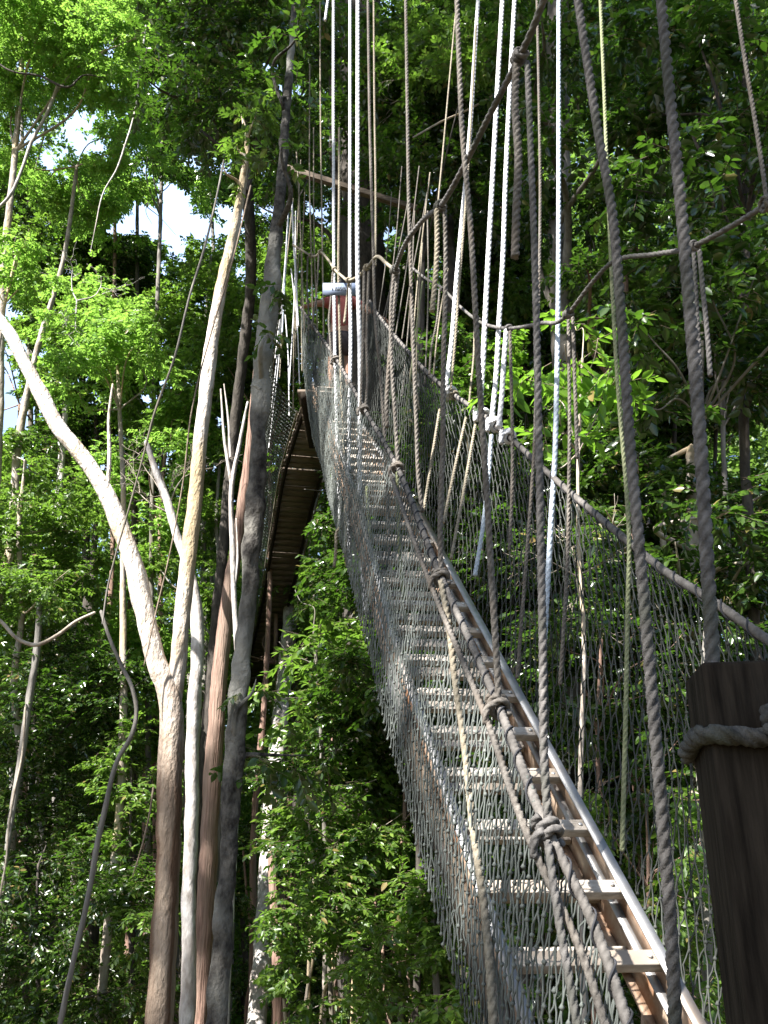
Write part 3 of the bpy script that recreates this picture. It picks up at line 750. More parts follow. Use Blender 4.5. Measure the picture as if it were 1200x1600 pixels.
skin_obj("shirt", [
    [('a', pp(0, 0, 0.88), (0.145, 0.12)), ('b', pp(0, 0, 1.04), (0.140, 0.11)), ('c', pp(0, 0.01, 1.22), (0.150, 0.115)), ('d', pp(0, 0, 1.37), (0.115, 0.09)), ('e', pp(0, 0.005, 1.425), (0.066, 0.066))],
    [('d', None, 0), ('sl', shL, 0.078), ('sl2', shL.lerp(elL, 0.5), 0.062)],
    [('d', None, 0), ('sr', shR, 0.078), ('sr2', shR.lerp(elR, 0.5), 0.062)]], M['shirt'], person)
skin_obj("shorts", [
    [('a', pp(0, 0, 0.92), (0.165, 0.125)), ('b', pp(0, 0, 0.82), (0.165, 0.13))],
    [('b', None, 0), ('l', pp(-0.095, 0, 0.72), 0.10), ('l2', pp(-0.10, 0.02, 0.50), 0.082)],
    [('b', None, 0), ('r', pp(0.095, 0, 0.72), 0.10), ('r2', pp(0.10, 0.10, 0.57), 0.082)]], M['shorts'], person)
skin_obj("hair", [[('a', pp(0, -0.015, 1.56), (0.07, 0.07)), ('b', pp(0, 0.0, 1.64), (0.088, 0.095)), ('c', pp(0, 0.02, 1.71), 0.066)]], M['hair'], person)
for nm, a, b in (("shoe", pp(-0.10, -0.03, 0.045), pp(-0.10, 0.14, 0.03)), ("shoe", pp(0.10, 0.07, 0.145), pp(0.10, 0.24, 0.13))):
    skin_obj(nm, [[('a', a, 0.048), ('m', a.lerp(b, .5), 0.046), ('b', b, 0.036)]], M['shoe'], person)

# ---------------------------------------------------------------- leaves
def unit(A): return A / np.maximum(np.linalg.norm(A, axis=1, keepdims=True), 1e-9)
def leaf_vq(pos, axis, nrm, L, Wf, fold=0.25):
    """folded pointed leaves: 6 vertices, 2 quads each"""
    side = unit(np.cross(axis, nrm))
    nrm = np.cross(side, axis)
    L = L[:, None]; w = L * Wf
    b = pos
    r1 = pos + axis * L * .30 + side * w + nrm * w * fold
    l1 = pos + axis * L * .30 - side * w + nrm * w * fold
    r2 = pos + axis * L * .68 + side * w * .78 + nrm * (w * fold * .7 - L * .03)
    l2 = pos + axis * L * .68 - side * w * .78 + nrm * (w * fold * .7 - L * .03)
    t = pos + axis * L - nrm * L * .10
    V = np.stack([b, r1, r2, t, l2, l1], 1).reshape(-1, 3)
    k = np.arange(len(pos))[:, None] * 6
    Q = np.concatenate([k + np.array([0, 1, 2, 3]), k + np.array([0, 3, 4, 5])], 1).reshape(-1, 4)
    return V, Q
CLEAR = [(476,700,46,13),(463,770,44,15),(448,840,44,17),(437,900,42,18),(424,960,40,20),(410,1010,36,22),(398,1050,26,23),
         (412,1400,24,20),(417,1340,20,20),(408,1480,26,20),(402,1560,28,20),(440,1110,20,20),(436,1160,16,20),(452,990,14,20),(350,1100,22,10.8),(335,1250,24,10.8),(300,1250,20,10.1)]
HOLES = []       # photo-pixel circles where the sky shows through
def in_holes(P):
    if not HOLES: return np.zeros(len(P), bool)
    x, y, Z = to_px(P)
    m = np.zeros(len(P), bool)
    for (hx_, hy_, hr_) in HOLES:
        wob = 1 + 0.35 * np.sin(np.arctan2(y - hy_, x - hx_) * 3 + hx_) + 0.2 * np.sin(np.arctan2(y - hy_, x - hx_) * 7)
        m |= ((x - hx_) ** 2 + ((y - hy_) * 1.25) ** 2) < (hr_ * wob) ** 2
    for (hx_, hy_, hr_, zz) in CLEAR:
        m |= ((x - hx_) ** 2 + (y - hy_) ** 2 < hr_ ** 2) & (Z < zz)
    return m
def spray_leaves(centers, radii, cover, L, per=9, Wf=0.24, flat=0.7, droop=0.35, clump=0.34, rg=rng):
    """leafy twigs spread in ragged clumps through ellipsoids; returns leaf arrays and twig segments"""
    PO, AX, NR, LL, TW = [], [], [], [], []
    for c, r in zip(centers, radii):
        n_leaf = cover * math.pi * r * r / (1.3 * L * L * Wf)
        ns = max(4, int(n_leaf / per))
        nc = max(3, int(4 + 5 * (r / 0.8) ** 1.2))
        q = unit(rg.normal(size=(nc, 3))) * (rg.random((nc, 1)) ** 0.45) * r
        q[:, 2] *= 0.85
        o = q[rg.integers(0, nc, ns)] + rg.normal(0, clump * r * 0.62, (ns, 3)) * np.array((1, 1, flat))
        o = o + c
        keep = ~in_holes(o)
        o = o[keep]; ns = len(o)
        if ns == 0: continue
        out = unit((o - c) + rg.normal(0, .6 * r, (ns, 3)))
        d = unit(out * np.array((1, 1, 0.45)) + np.array((0, 0, -droop)) * rg.random((ns, 1)))
        s = unit(np.cross(d, np.array((0, 0, 1.0)) + rg.normal(0, .25, (ns, 3))))
        n = np.cross(s, d)
        step = L * 0.42
        TW.append(np.stack([o - d * step, o + d * step * per * 0.55], 1))
        for k in range(per):
            sgn = 1 if k % 2 else -1
            p = o + d * (step * k * 0.6) - np.array((0, 0, 1)) * (0.03 * L * k * k * 0.12) + s * sgn * L * .05
            ax = unit(d * 0.75 + s * sgn * rg.uniform(.55, 1.05, (ns, 1)) + rg.normal(0, .28, (ns, 3)) - np.array((0, 0, .25)))
            nn = unit(n + rg.normal(0, .42, (ns, 3)))
            PO.append(p); AX.append(ax); NR.append(nn); LL.append(L * rg.uniform(.6, 1.25, ns))
    if not PO: return None
    return np.concatenate(PO), np.concatenate(AX), np.concatenate(NR), np.concatenate(LL), np.concatenate(TW)

def limb_mesh(limbs, n=12, rough=0.09, seed=0):
    """tapered, slightly knotty limbs; each limb = (points, radii)"""
    mb = MB()
    for li, (P, R) in enumerate(limbs):
        D = np.concatenate([np.asarray(P, float), np.asarray(R, float)[:, None]], 1)
        step = max(0.04, min(0.16, float(np.mean(R)) * 0.9))
        D = resample(D, step=step)
        P2, R2 = D[:, :3], np.maximum(D[:, 3], 0.002)
        m = len(P2)
        f = np.ones((m, n))
        amp = rough
        for i in range(m):
            for j in range(n):
                a = 2 * math.pi * j / n
                f[i, j] = 1 + amp * noise.noise(Vector((math.cos(a) * 1.6 + seed, math.sin(a) * 1.6 + li * 3, i * step * 2.2))) + amp * .9 * noise.noise(Vector((math.cos(a) * .6 + seed * 2, math.sin(a) * .6, i * step * 6)))
        T, U, B = frames(P2)
        a = np.linspace(0, 2 * math.pi, n, endpoint=False)
        rr = R2[:, None] * f
        V = P2[:, None, :] + rr[:, :, None] * (np.cos(a)[None, :, None] * U[:, None, :] + np.sin(a)[None, :, None] * B[:, None, :])
        i = np.arange(m - 1)[:, None] * n; j = np.arange(n)[None, :]; j2 = (j + 1) % n
        Q = np.stack([i + j, i + j2, i + n + j2, i + n + j], 2).reshape(-1, 4)
        V = V.reshape(-1, 3)
        jj = np.arange(n)
        V = np.concatenate([V, P2[-1:] + (T[-1:] * R2[-1])])
        Tt = np.stack([np.full(n, m * n), (m - 1) * n + jj, (m - 1) * n + (jj + 1) % n], 1)
        mb.add(V, Q, Tt)
    return mb
def limb(pts, widths, Y):
    """limb from photo pixels and pixel widths"""
    n = len(pts)
    Ys = [Y] * n if np.isscalar(Y) else np.interp(np.linspace(0, 1, n), np.linspace(0, 1, len(Y)), Y)
    ws = np.interp(np.linspace(0, 1, n), np.linspace(0, 1, len(widths)), widths)
    P = np.array([W(x, y, yy) for (x, y), yy in zip(pts, Ys)])
    R = np.array([w * WS / FPX * depth_of(p) / 2 for w, p in zip(ws, P)])
    return P, R
def rooted(lb, flare=1.02):
    """carry a limb whose lower end is out of the frame down to the ground"""
    P, R = lb
    a, b = P[0], P[1]
    gz = float(ground_z(a[0], a[1]))
    if a[2] <= gz + 0.2: return lb
    d = (a - b) / np.linalg.norm(a - b)
    d = d * 0.3 + np.array((0, 0, -0.7)); d /= np.linalg.norm(d)
    e = a + d * ((a[2] - gz + 0.2) / -d[2])
    return np.concatenate([[e, (e + a) / 2], P]), np.concatenate([[R[0] * flare * 1.15, R[0] * flare], R])

RS, CV, WS = 1.22, 1.35, 0.82
def tree(name, label, cat, limbs, bark, blobs=(), Y=14.0, leaf=0.13, mat='leaf_mid', cover=2.2, Wf=0.24, group=None, spread=1.2, seed=0, root=True, rough=0.15, per=9, droop=.35, twigs=True):
    t = empty(name, label, cat, group)
    if root and limbs: limbs = [rooted(limbs[0])] + list(limbs[1:])
    cents, rads = [], []
    rg = np.random.default_rng(1000 + seed)
    for b in blobs:
        px, py, pr = b[:3]
        yy = (b[3] if len(b) > 3 else Y) + rg.uniform(-.5, .5) * spread
        c = W(px, py, yy); cents.append(c); rads.append(pr * RS / FPX * depth_of(c))
    lim = list(limbs)
    if limbs and cents:                                                  # boughs from the stem into each leaf mass
        allp = np.concatenate([l[0] for l in limbs]); allr = np.concatenate([l[1] for l in limbs])
        for c, r in zip(cents, rads):
            k = int(np.argmin(((allp - c) ** 2).sum(1) + 4 * np.maximum(0, allp[:, 2] - c[2])))
            a = allp[k]
            mid = (a + c) / 2 + rg.normal(0, .12 * np.linalg.norm(c - a) + .02, 3) + np.array((0, 0, .08 * np.linalg.norm(c - a)))
            r0 = min(allr[k] * .5, 0.02 + 0.018 * np.linalg.norm(c - a))
            lim.append((np.array([a, mid, c, c + unit((c - a)[None])[0] * r * .6]), np.array([r0, r0 * .7, r0 * .4, .004])))
    if lim:
        limb_mesh(lim, 14, rough, seed).obj("trunk", M[bark], t)
    if cents:
        res = spray_leaves(cents, rads, cover * CV, leaf, per, Wf, droop=droop, rg=rg)
        if res is not None:
            po, ax, nr, ll, tw = res
            V, Q = leaf_vq(po, ax, nr, ll, Wf)
            nq = len(Q)
            d = tw[:, 1] - tw[:, 0]; sd = unit(np.cross(d, np.array((0.3, 0.1, 1.0)))); w = leaf * 0.022; u = unit(np.cross(sd, d))
            a, b = tw[:, 0], tw[:, 1]
            V2 = np.stack([a + sd*w, a - sd*w*.5 + u*w*.87, a - sd*w*.5 - u*w*.87, b + sd*w*.5, b - sd*w*.25 + u*w*.4, b - sd*w*.25 - u*w*.4], 1).reshape(-1, 3)
            k = np.arange(len(a))[:, None] * 6
            Q2 = np.concatenate([k + np.array(q) for q in ([0, 1, 4, 3], [1, 2, 5, 4], [2, 0, 3, 5])], 1).reshape(-1, 4)
            me = mesh_from("crown", np.concatenate([V, V2]), np.concatenate([Q, Q2 + len(V)]), smooth=False)
            link("crown", me, M[mat], t); me.materials.append(M['twig'])
            me.polygons.foreach_set("material_index", np.concatenate([np.zeros(nq, np.int32), np.ones(len(Q2), np.int32)]))
    return t

HOLES += [(250, 342, 60), (296, 350, 42), (368, 335, 30), (8, 660, 34), (20, 540, 20), (128, 225, 26), (40, 215, 22), (120, 190, 18), (180, 130, 12),
          (160, 300, 13), (235, 90, 10), (15, 600, 22), (150, 620, 14), (255, 590, 16), (320, 470, 14), (360, 780, 14), (345, 650, 12),
          (625, 60, 9), (500, 330, 26), (570, 350, 20), (600, 365, 18), (530, 300, 14), (480, 300, 12), (680, 300, 16), (700, 350, 12), (440, 140, 8), (120, 480, 12), (60, 420, 8), (1150, 820, 12)]
_hr = random.Random(17)
HOLES += [(_hr.uniform(0, 450), _hr.uniform(40, 760), _hr.uniform(9, 21)) for _ in range(46)]
HOLES += [(6, 480, 30), (14, 640, 38), (4, 560, 26), (60, 640, 16), (300, 250, 18), (350, 260, 14)]
# ---- the stems that stand out on the left
tree("forked_tree", "pale forked tree with two bright limbs and a rust brown lower trunk", "tree", [
    limb([(246,1640),(256,1480),(262,1340),(266,1200),(268,1120),(264,1085),(247,1040),(230,980),(213,900),(190,830),(165,770),(130,715),(90,665),(62,610),(40,570),(15,520),(-30,470)],
         [54,50,47,46,48,42,39,37,36,33,30,29,28,27,25,23,20], 8.0),
    limb([(270,1110),(277,1050),(284,970),(293,890),(303,800),(312,700),(322,610),(332,530),(343,460),(357,400),(370,340),(380,280),(386,225),(378,180)], [30,30,30,30,28,26,26,25,23,20,17,14,10,5], [8.0,8.25]),
    limb([(168,765),(171,720),(170,650),(176,600)], [8,7,5,3], 8.0)], 'bark_fork', [(372,235,30),(398,185,36),(352,270,22)], 8.1, .10, 'leaf_mid', 1.6, seed=1, spread=.3)
tree("mossy_tree", "dark mossy trunk leaning right, in front of the plank bridge", "tree", [
    limb([(335,1630),(348,1450),(358,1300),(368,1180),(378,1040),(388,920),(398,800),(404,690),(408,600),(415,520),(424,440),(432,360),(440,280),(447,180),(455,80),(464,-40),(470,-140)],
         [40,37,34,37,34,32,35,30,35,34,38,24,19,16,12,10,9], 7.5),
    limb([(408,610),(400,604),(394,603)], [13,11,8], 7.45)], 'bark_moss',
    [(395,1080,26,7.6),(450,1180,50,7.9),(395,1180,30,7.3),(428,450,14,7.45),(420,520,12,7.4),(448,150,30,7.4),(462,60,36,7.4),(440,240,22,7.4),(470,-20,40,7.4)], 7.7, 0.11, 'leaf_dark', 1.3, seed=2, Wf=.28, rough=0.34)
tree("white_tree", "slim white trunk in full sun, right of the forked tree's lower trunk", "tree", [
    limb([(295,1520),(295,1400),(299,1300),(300,1200),(303,1100),(309,1010),(304,930),(292,880),(277,840),(262,785),(243,735),(228,690)], [28,27,26,26,26,26,22,20,17,15,13,8], 10.2)], 'bark_white', seed=3)
tree("fibrous_tree", "reddish stringy barked trunk between the white trunk and the mossy trunk", "tree", [
    limb([(312,1580),(322,1400),(330,1250),(338,1130),(348,1010),(358,920),(372,840),(383,760),(391,680),(397,600),(404,520)], [38,34,33,31,29,27,23,19,14,9,4], 11.0)], 'bark_red', seed=4)
tree("spotted_tree", "tree with sun flecked trunk at the bottom, right of the mossy trunk", "tree", [
    limb([(398,1640),(411,1480),(420,1340),(430,1200),(440,1100),(450,1000),(458,900),(464,800),(470,700)], [38,36,34,31,29,27,25,23,20], [13.4, 20.5])], 'bark_white', seed=5)
tree("leafy_tree", "slim tree whose leaves spread just under the plank bridge, right of the mossy trunk", "tree", [
    limb([(520,1640),(512,1450),(505,1250),(498,1080),(490,980)], [9,9,8,7,5], 10.6)], 'bark_grey',
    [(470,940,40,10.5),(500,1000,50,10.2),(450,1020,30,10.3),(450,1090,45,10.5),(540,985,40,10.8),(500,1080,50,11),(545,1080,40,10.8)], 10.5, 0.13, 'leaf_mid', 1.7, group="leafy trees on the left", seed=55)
tree("brown_stem", "short brown stem right beside the sun flecked trunk at the bottom", "tree", [
    limb([(436,1640),(433,1500),(428,1400),(425,1320),(430,1250)], [22,20,18,15,10], 12.8)], 'bark_red', seed=6)
tree("leaning_sapling", "thin pale sapling leaning right in the lower left corner, crooked near its top", "sapling", [
    limb([(90,1620),(115,1500),(140,1390),(152,1320),(165,1260),(185,1185),(205,1150),(213,1120),(208,1080),(190,1040),(172,1000),(158,955)], [11,11,11,11,10,9,9,8,8,7,7,6], 9.0)], 'bark_grey', seed=7)
tree("bleached_twig_tree", "bleached bare sapling forking beside the mossy trunk at mid height", "sapling", [
    limb([(371,1030),(366,940),(363,850),(362,760),(375,690),(387,628)], [11,10,10,9,7,4], 9.2),
    limb([(362,760),(351,690),(345,608)], [7,5,3], 9.2), limb([(360,715),(357,660),(350,600)], [5,4,2], 9.2),
    limb([(365,930),(371,880),(369,810)], [4,4,2], 9.2)], 'bark_white', seed=8)
tree("slanting_stem", "thin grey stem with sunlit side near the left edge, low down", "sapling", [
    limb([(2,1410),(12,1320),(22,1250),(35,1170),(46,1090),(57,1020),(62,940)], [9,10,12,13,14,13,10], 12.0)], 'bark_grey', seed=9)
tree("distant_white_stem", "distant pale stem among leaves, left of the forked tree's left limb", "tree", [
    limb([(70,1080),(78,960),(86,860),(95,740),(103,630)], [15,15,14,13,10], 17.0)], 'bark_white', seed=10)
tree("dark_limbed_tree", "dark tree with crooked branches high above the sky gap", "tree", [
    limb([(372,620),(384,520),(392,440),(391,370),(386,300),(378,240),(368,190),(350,150),(325,115),(300,95)], [20,20,20,20,21,20,18,15,11,6], [13.0, 10.2]),
    limb([(380,245),(345,228),(310,200)], [11,8,4], 9.6), limb([(386,300),(398,240),(405,190)], [12,9,6], 9.7)], 'bark_dark',
    [(300,60,80),(380,70,80),(440,60,80),(330,165,60),(410,170,60),(250,140,50),(430,240,45)], 10.5, 0.12, 'leaf_dark', 2.3, seed=11, spread=2.5)
for k, (lab, pts, wd, Y, bk) in enumerate((
    ("long pale hanging vine crossing from the sky gap down over the forked tree's left limb", [(350,250),(338,310),(320,385),(297,460),(272,560),(240,650),(222,720),(200,800),(180,870),(166,930),(160,975)], [5,5,6,6,6,6,5,5,5,5,4], 7.4, 'bark_grey'),
    ("thin dark vine hanging between the two limbs of the forked tree", [(392,290),(360,420),(330,520),(300,640),(285,760),(262,880),(243,960),(225,1040)], [5,4,4,4,4,4,4,3], 7.6, 'twig'),
    ("forked dark branch sticking in from the left edge at mid height", [(-40,950),(0,970),(30,1000),(55,1008),(90,992),(120,970),(148,957)], [10,10,10,10,9,8,7], 7.8, 'vine'),
    ("twisting pale vine winding down the left edge, low", [(40,1105),(33,1190),(22,1240),(14,1290),(10,1340),(0,1400)], [6,6,6,6,5,5], 10.8, 'vine'),
    ("curved pale vine dropping to the left edge near the top", [(92,130),(72,180),(48,225),(34,265),(12,310),(-20,340)], [9,9,9,8,8,8], 12.0, 'bark_white'),
    ("thin pale vine hanging left of the sky gap", [(228,40),(220,100),(207,190),(196,225),(182,265),(162,300),(150,350),(141,395)], [5,5,5,5,4,3,1], 11.0, 'bark_white'),
    ("crooked dark branch across the yellow green leaves at top left", [(-20,85),(20,112),(60,118),(110,135),(130,118),(165,122)], [5,5,6,6,4,2], 11.0, 'bark_dark'),
    ("drooping thin branch crossing the dark foliage near the bottom left", [(240,1230),(232,1280),(215,1345),(207,1370)], [6,5,4,3], 9.5, 'twig'),
    )):
    t = limb_mesh([limb(pts, [w * .72 for w in wd], Y)], 9, 0.12, 40 + k).obj("vine", M[bk])
    tag(t, lab, "vine", "vines and hanging branches")

# ---- centre: trunk carrying the platform
tree("platform_tree", "broad grey trunk behind the white ropes, carrying the platform", "tree", [
    limb([(574,1250),(573,1000),(571,800),(570,600),(567,400),(565,200),(562,0),(560,-160)], [92,88,86,84,82,80,78,76], 12.3)], 'bark_dark', [(590,110,40,11.6),(540,20,35,11.7),(600,250,35,11.8),(535,330,30,11.8),(575,190,25,11.6)], 11.6, .12, 'leaf_dark', 1.6, seed=12)

# ---- leafy trees, left
def stem(x0, x1, y0, y1, w0, w1, Y, k=5, wob=8, seed=0):
    r = random.Random(seed)
    pts = [(x0 + (x1 - x0) * t + r.uniform(-wob, wob) * (0 < t < 1), y0 + (y1 - y0) * t) for t in np.linspace(0, 1, k)]
    return limb(pts, [w0, w1], Y)
LEFT = [
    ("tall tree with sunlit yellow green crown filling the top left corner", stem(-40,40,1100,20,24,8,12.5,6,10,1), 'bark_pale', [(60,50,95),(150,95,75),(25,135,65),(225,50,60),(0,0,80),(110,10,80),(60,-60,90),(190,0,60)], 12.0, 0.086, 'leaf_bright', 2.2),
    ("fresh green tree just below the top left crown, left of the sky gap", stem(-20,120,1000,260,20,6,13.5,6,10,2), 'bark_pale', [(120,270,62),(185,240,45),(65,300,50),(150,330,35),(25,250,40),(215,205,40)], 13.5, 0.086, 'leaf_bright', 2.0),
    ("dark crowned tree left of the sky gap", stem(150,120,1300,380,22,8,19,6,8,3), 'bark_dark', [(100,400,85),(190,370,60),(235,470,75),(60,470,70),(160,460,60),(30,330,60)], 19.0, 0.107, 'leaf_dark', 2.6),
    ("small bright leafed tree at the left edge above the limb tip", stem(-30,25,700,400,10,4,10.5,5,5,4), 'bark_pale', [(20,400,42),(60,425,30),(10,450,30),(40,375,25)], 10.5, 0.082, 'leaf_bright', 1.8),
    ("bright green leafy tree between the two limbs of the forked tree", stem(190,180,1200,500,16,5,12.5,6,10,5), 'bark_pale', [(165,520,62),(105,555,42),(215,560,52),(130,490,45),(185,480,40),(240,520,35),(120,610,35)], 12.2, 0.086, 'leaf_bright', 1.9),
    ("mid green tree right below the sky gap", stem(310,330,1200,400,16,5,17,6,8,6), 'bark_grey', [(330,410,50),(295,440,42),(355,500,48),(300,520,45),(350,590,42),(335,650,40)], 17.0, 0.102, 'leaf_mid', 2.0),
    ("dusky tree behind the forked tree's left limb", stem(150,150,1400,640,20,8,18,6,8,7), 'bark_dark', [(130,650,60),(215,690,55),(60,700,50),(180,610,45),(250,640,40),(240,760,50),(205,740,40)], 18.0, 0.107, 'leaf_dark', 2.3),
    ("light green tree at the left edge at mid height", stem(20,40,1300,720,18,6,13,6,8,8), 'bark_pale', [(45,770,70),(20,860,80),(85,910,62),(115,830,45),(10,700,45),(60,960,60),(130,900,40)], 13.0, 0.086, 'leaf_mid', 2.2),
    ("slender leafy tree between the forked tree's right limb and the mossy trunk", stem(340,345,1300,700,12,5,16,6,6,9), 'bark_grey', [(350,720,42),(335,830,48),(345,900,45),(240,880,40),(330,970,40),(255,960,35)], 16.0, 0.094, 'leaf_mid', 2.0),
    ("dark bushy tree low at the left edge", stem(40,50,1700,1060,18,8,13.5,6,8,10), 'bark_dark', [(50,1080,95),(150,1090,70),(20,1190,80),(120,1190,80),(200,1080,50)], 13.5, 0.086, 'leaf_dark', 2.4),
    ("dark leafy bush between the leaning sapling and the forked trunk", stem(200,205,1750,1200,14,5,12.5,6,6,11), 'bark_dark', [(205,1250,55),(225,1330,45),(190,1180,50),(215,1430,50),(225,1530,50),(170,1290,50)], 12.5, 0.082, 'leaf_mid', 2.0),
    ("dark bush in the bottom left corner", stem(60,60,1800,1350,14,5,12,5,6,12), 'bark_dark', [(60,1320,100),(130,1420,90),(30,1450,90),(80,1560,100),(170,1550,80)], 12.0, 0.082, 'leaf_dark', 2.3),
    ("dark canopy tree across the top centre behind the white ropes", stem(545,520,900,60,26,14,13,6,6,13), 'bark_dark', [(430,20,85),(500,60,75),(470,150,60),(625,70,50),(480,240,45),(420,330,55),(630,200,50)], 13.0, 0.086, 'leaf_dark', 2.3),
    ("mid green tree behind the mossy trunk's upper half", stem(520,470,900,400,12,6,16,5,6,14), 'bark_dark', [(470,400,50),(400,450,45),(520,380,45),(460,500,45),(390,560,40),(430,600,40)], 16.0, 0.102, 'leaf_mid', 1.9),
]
for k, (lab, st, bk, bl, Y, lf, mt, cv) in enumerate(LEFT):
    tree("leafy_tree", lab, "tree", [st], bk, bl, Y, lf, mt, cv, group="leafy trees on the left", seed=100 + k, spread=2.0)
# ---- shrubs, bottom centre
CENT = [
    ("sunlit shrub with layered boughs left of the ladder's foot", [(520,1265,80),(600,1290,60),(460,1290,55),(560,1230,55),(640,1320,50),(560,1350,50),(590,1400,50)], 11.2, 0.085, 'leaf_mid', 2.2),
    ("feathery shrub at the bottom centre beside the net", [(640,1450,75),(700,1490,60),(600,1500,60),(660,1400,50),(720,1560,60)], 9.6, 0.076, 'leaf_mid', 2.2),
    ("tangled shrub at the bottom between the flecked trunk and the net", [(480,1420,70),(540,1450,65),(460,1520,70),(530,1560,80),(610,1590,70)], 10.6, 0.076, 'leaf_mid', 2.2),
    ("dark shrub above the sunlit shrub, under the plank bridge", [(560,1130,65),(500,1170,55),(610,1180,55),(440,1200,50),(560,1060,55)], 11.3, 0.085, 'leaf_dark', 2.4),
    ("small light green bush just under the plank bridge's middle", [(530,930,40),(510,880,45),(490,770,35),(490,820,40)], 15.0, 0.102, 'leaf_mid', 2.0),
    ("dark bush beside the flecked trunk's foot", [(420,1330,45),(380,1420,45),(390,1520,50),(450,1340,40)], 16.5, .102, 'leaf_dark', 2.0),
]
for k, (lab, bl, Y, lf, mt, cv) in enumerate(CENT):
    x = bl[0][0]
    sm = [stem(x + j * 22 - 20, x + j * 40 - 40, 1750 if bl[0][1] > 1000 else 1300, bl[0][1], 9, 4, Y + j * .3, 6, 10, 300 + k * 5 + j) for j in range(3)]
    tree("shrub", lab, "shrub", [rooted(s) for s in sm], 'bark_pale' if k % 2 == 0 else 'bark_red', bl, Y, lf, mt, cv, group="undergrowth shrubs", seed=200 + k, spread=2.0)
# ---- right side
RIGHT = [
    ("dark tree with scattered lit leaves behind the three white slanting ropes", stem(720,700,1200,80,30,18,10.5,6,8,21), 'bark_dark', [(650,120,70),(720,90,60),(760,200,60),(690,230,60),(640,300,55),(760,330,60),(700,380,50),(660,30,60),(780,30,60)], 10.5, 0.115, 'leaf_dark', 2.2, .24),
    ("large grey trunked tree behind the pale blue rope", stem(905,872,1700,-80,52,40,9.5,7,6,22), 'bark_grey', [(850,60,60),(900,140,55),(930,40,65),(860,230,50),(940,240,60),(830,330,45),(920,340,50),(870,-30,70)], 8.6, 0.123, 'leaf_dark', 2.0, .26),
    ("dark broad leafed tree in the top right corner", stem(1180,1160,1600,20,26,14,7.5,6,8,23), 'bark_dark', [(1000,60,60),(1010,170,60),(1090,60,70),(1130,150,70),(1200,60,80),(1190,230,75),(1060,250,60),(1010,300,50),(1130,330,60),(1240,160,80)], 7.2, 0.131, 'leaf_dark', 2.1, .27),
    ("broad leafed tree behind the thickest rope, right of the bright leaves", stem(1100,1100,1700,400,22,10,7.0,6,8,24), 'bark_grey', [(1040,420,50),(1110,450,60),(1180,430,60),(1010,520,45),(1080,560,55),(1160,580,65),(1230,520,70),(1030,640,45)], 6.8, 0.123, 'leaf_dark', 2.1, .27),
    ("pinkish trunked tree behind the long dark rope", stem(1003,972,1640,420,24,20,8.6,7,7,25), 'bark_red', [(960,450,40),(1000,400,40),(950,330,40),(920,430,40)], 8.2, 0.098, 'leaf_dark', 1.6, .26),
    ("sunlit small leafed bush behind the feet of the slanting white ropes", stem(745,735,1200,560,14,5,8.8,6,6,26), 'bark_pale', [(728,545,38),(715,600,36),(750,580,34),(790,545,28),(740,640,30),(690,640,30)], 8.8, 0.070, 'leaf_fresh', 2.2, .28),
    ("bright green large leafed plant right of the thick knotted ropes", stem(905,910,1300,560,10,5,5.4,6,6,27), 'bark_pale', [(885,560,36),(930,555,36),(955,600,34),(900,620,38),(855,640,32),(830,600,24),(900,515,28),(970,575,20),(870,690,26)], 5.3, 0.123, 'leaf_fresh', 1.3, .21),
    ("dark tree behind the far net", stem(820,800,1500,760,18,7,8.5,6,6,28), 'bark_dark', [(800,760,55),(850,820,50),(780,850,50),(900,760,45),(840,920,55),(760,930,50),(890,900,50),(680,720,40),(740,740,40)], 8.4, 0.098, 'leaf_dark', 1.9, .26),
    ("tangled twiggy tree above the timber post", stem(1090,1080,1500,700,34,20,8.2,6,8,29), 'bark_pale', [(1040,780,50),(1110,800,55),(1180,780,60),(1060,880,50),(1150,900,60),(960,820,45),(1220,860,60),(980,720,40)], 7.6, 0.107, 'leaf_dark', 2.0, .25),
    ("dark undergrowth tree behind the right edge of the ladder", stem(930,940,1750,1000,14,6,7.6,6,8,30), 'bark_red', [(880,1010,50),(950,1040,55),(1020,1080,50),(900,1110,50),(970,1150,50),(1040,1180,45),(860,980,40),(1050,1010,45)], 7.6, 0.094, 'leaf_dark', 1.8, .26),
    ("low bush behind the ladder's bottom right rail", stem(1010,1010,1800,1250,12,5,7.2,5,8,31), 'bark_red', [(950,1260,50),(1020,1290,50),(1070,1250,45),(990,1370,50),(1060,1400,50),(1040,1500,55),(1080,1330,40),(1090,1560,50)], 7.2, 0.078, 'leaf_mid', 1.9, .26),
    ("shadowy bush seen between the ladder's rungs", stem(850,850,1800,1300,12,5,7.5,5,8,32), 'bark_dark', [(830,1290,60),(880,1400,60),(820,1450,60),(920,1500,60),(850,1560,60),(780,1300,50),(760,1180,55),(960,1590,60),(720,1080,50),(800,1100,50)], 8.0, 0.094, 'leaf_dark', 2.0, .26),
]
for k, (lab, st, bk, bl, Y, lf, mt, cv, wf) in enumerate(RIGHT):
    tree("jungle_tree", lab, "tree", [st], bk, bl, Y, lf, mt, cv, wf, group="trees crowding the right side", seed=300 + k, spread=1.6, droop=.5)
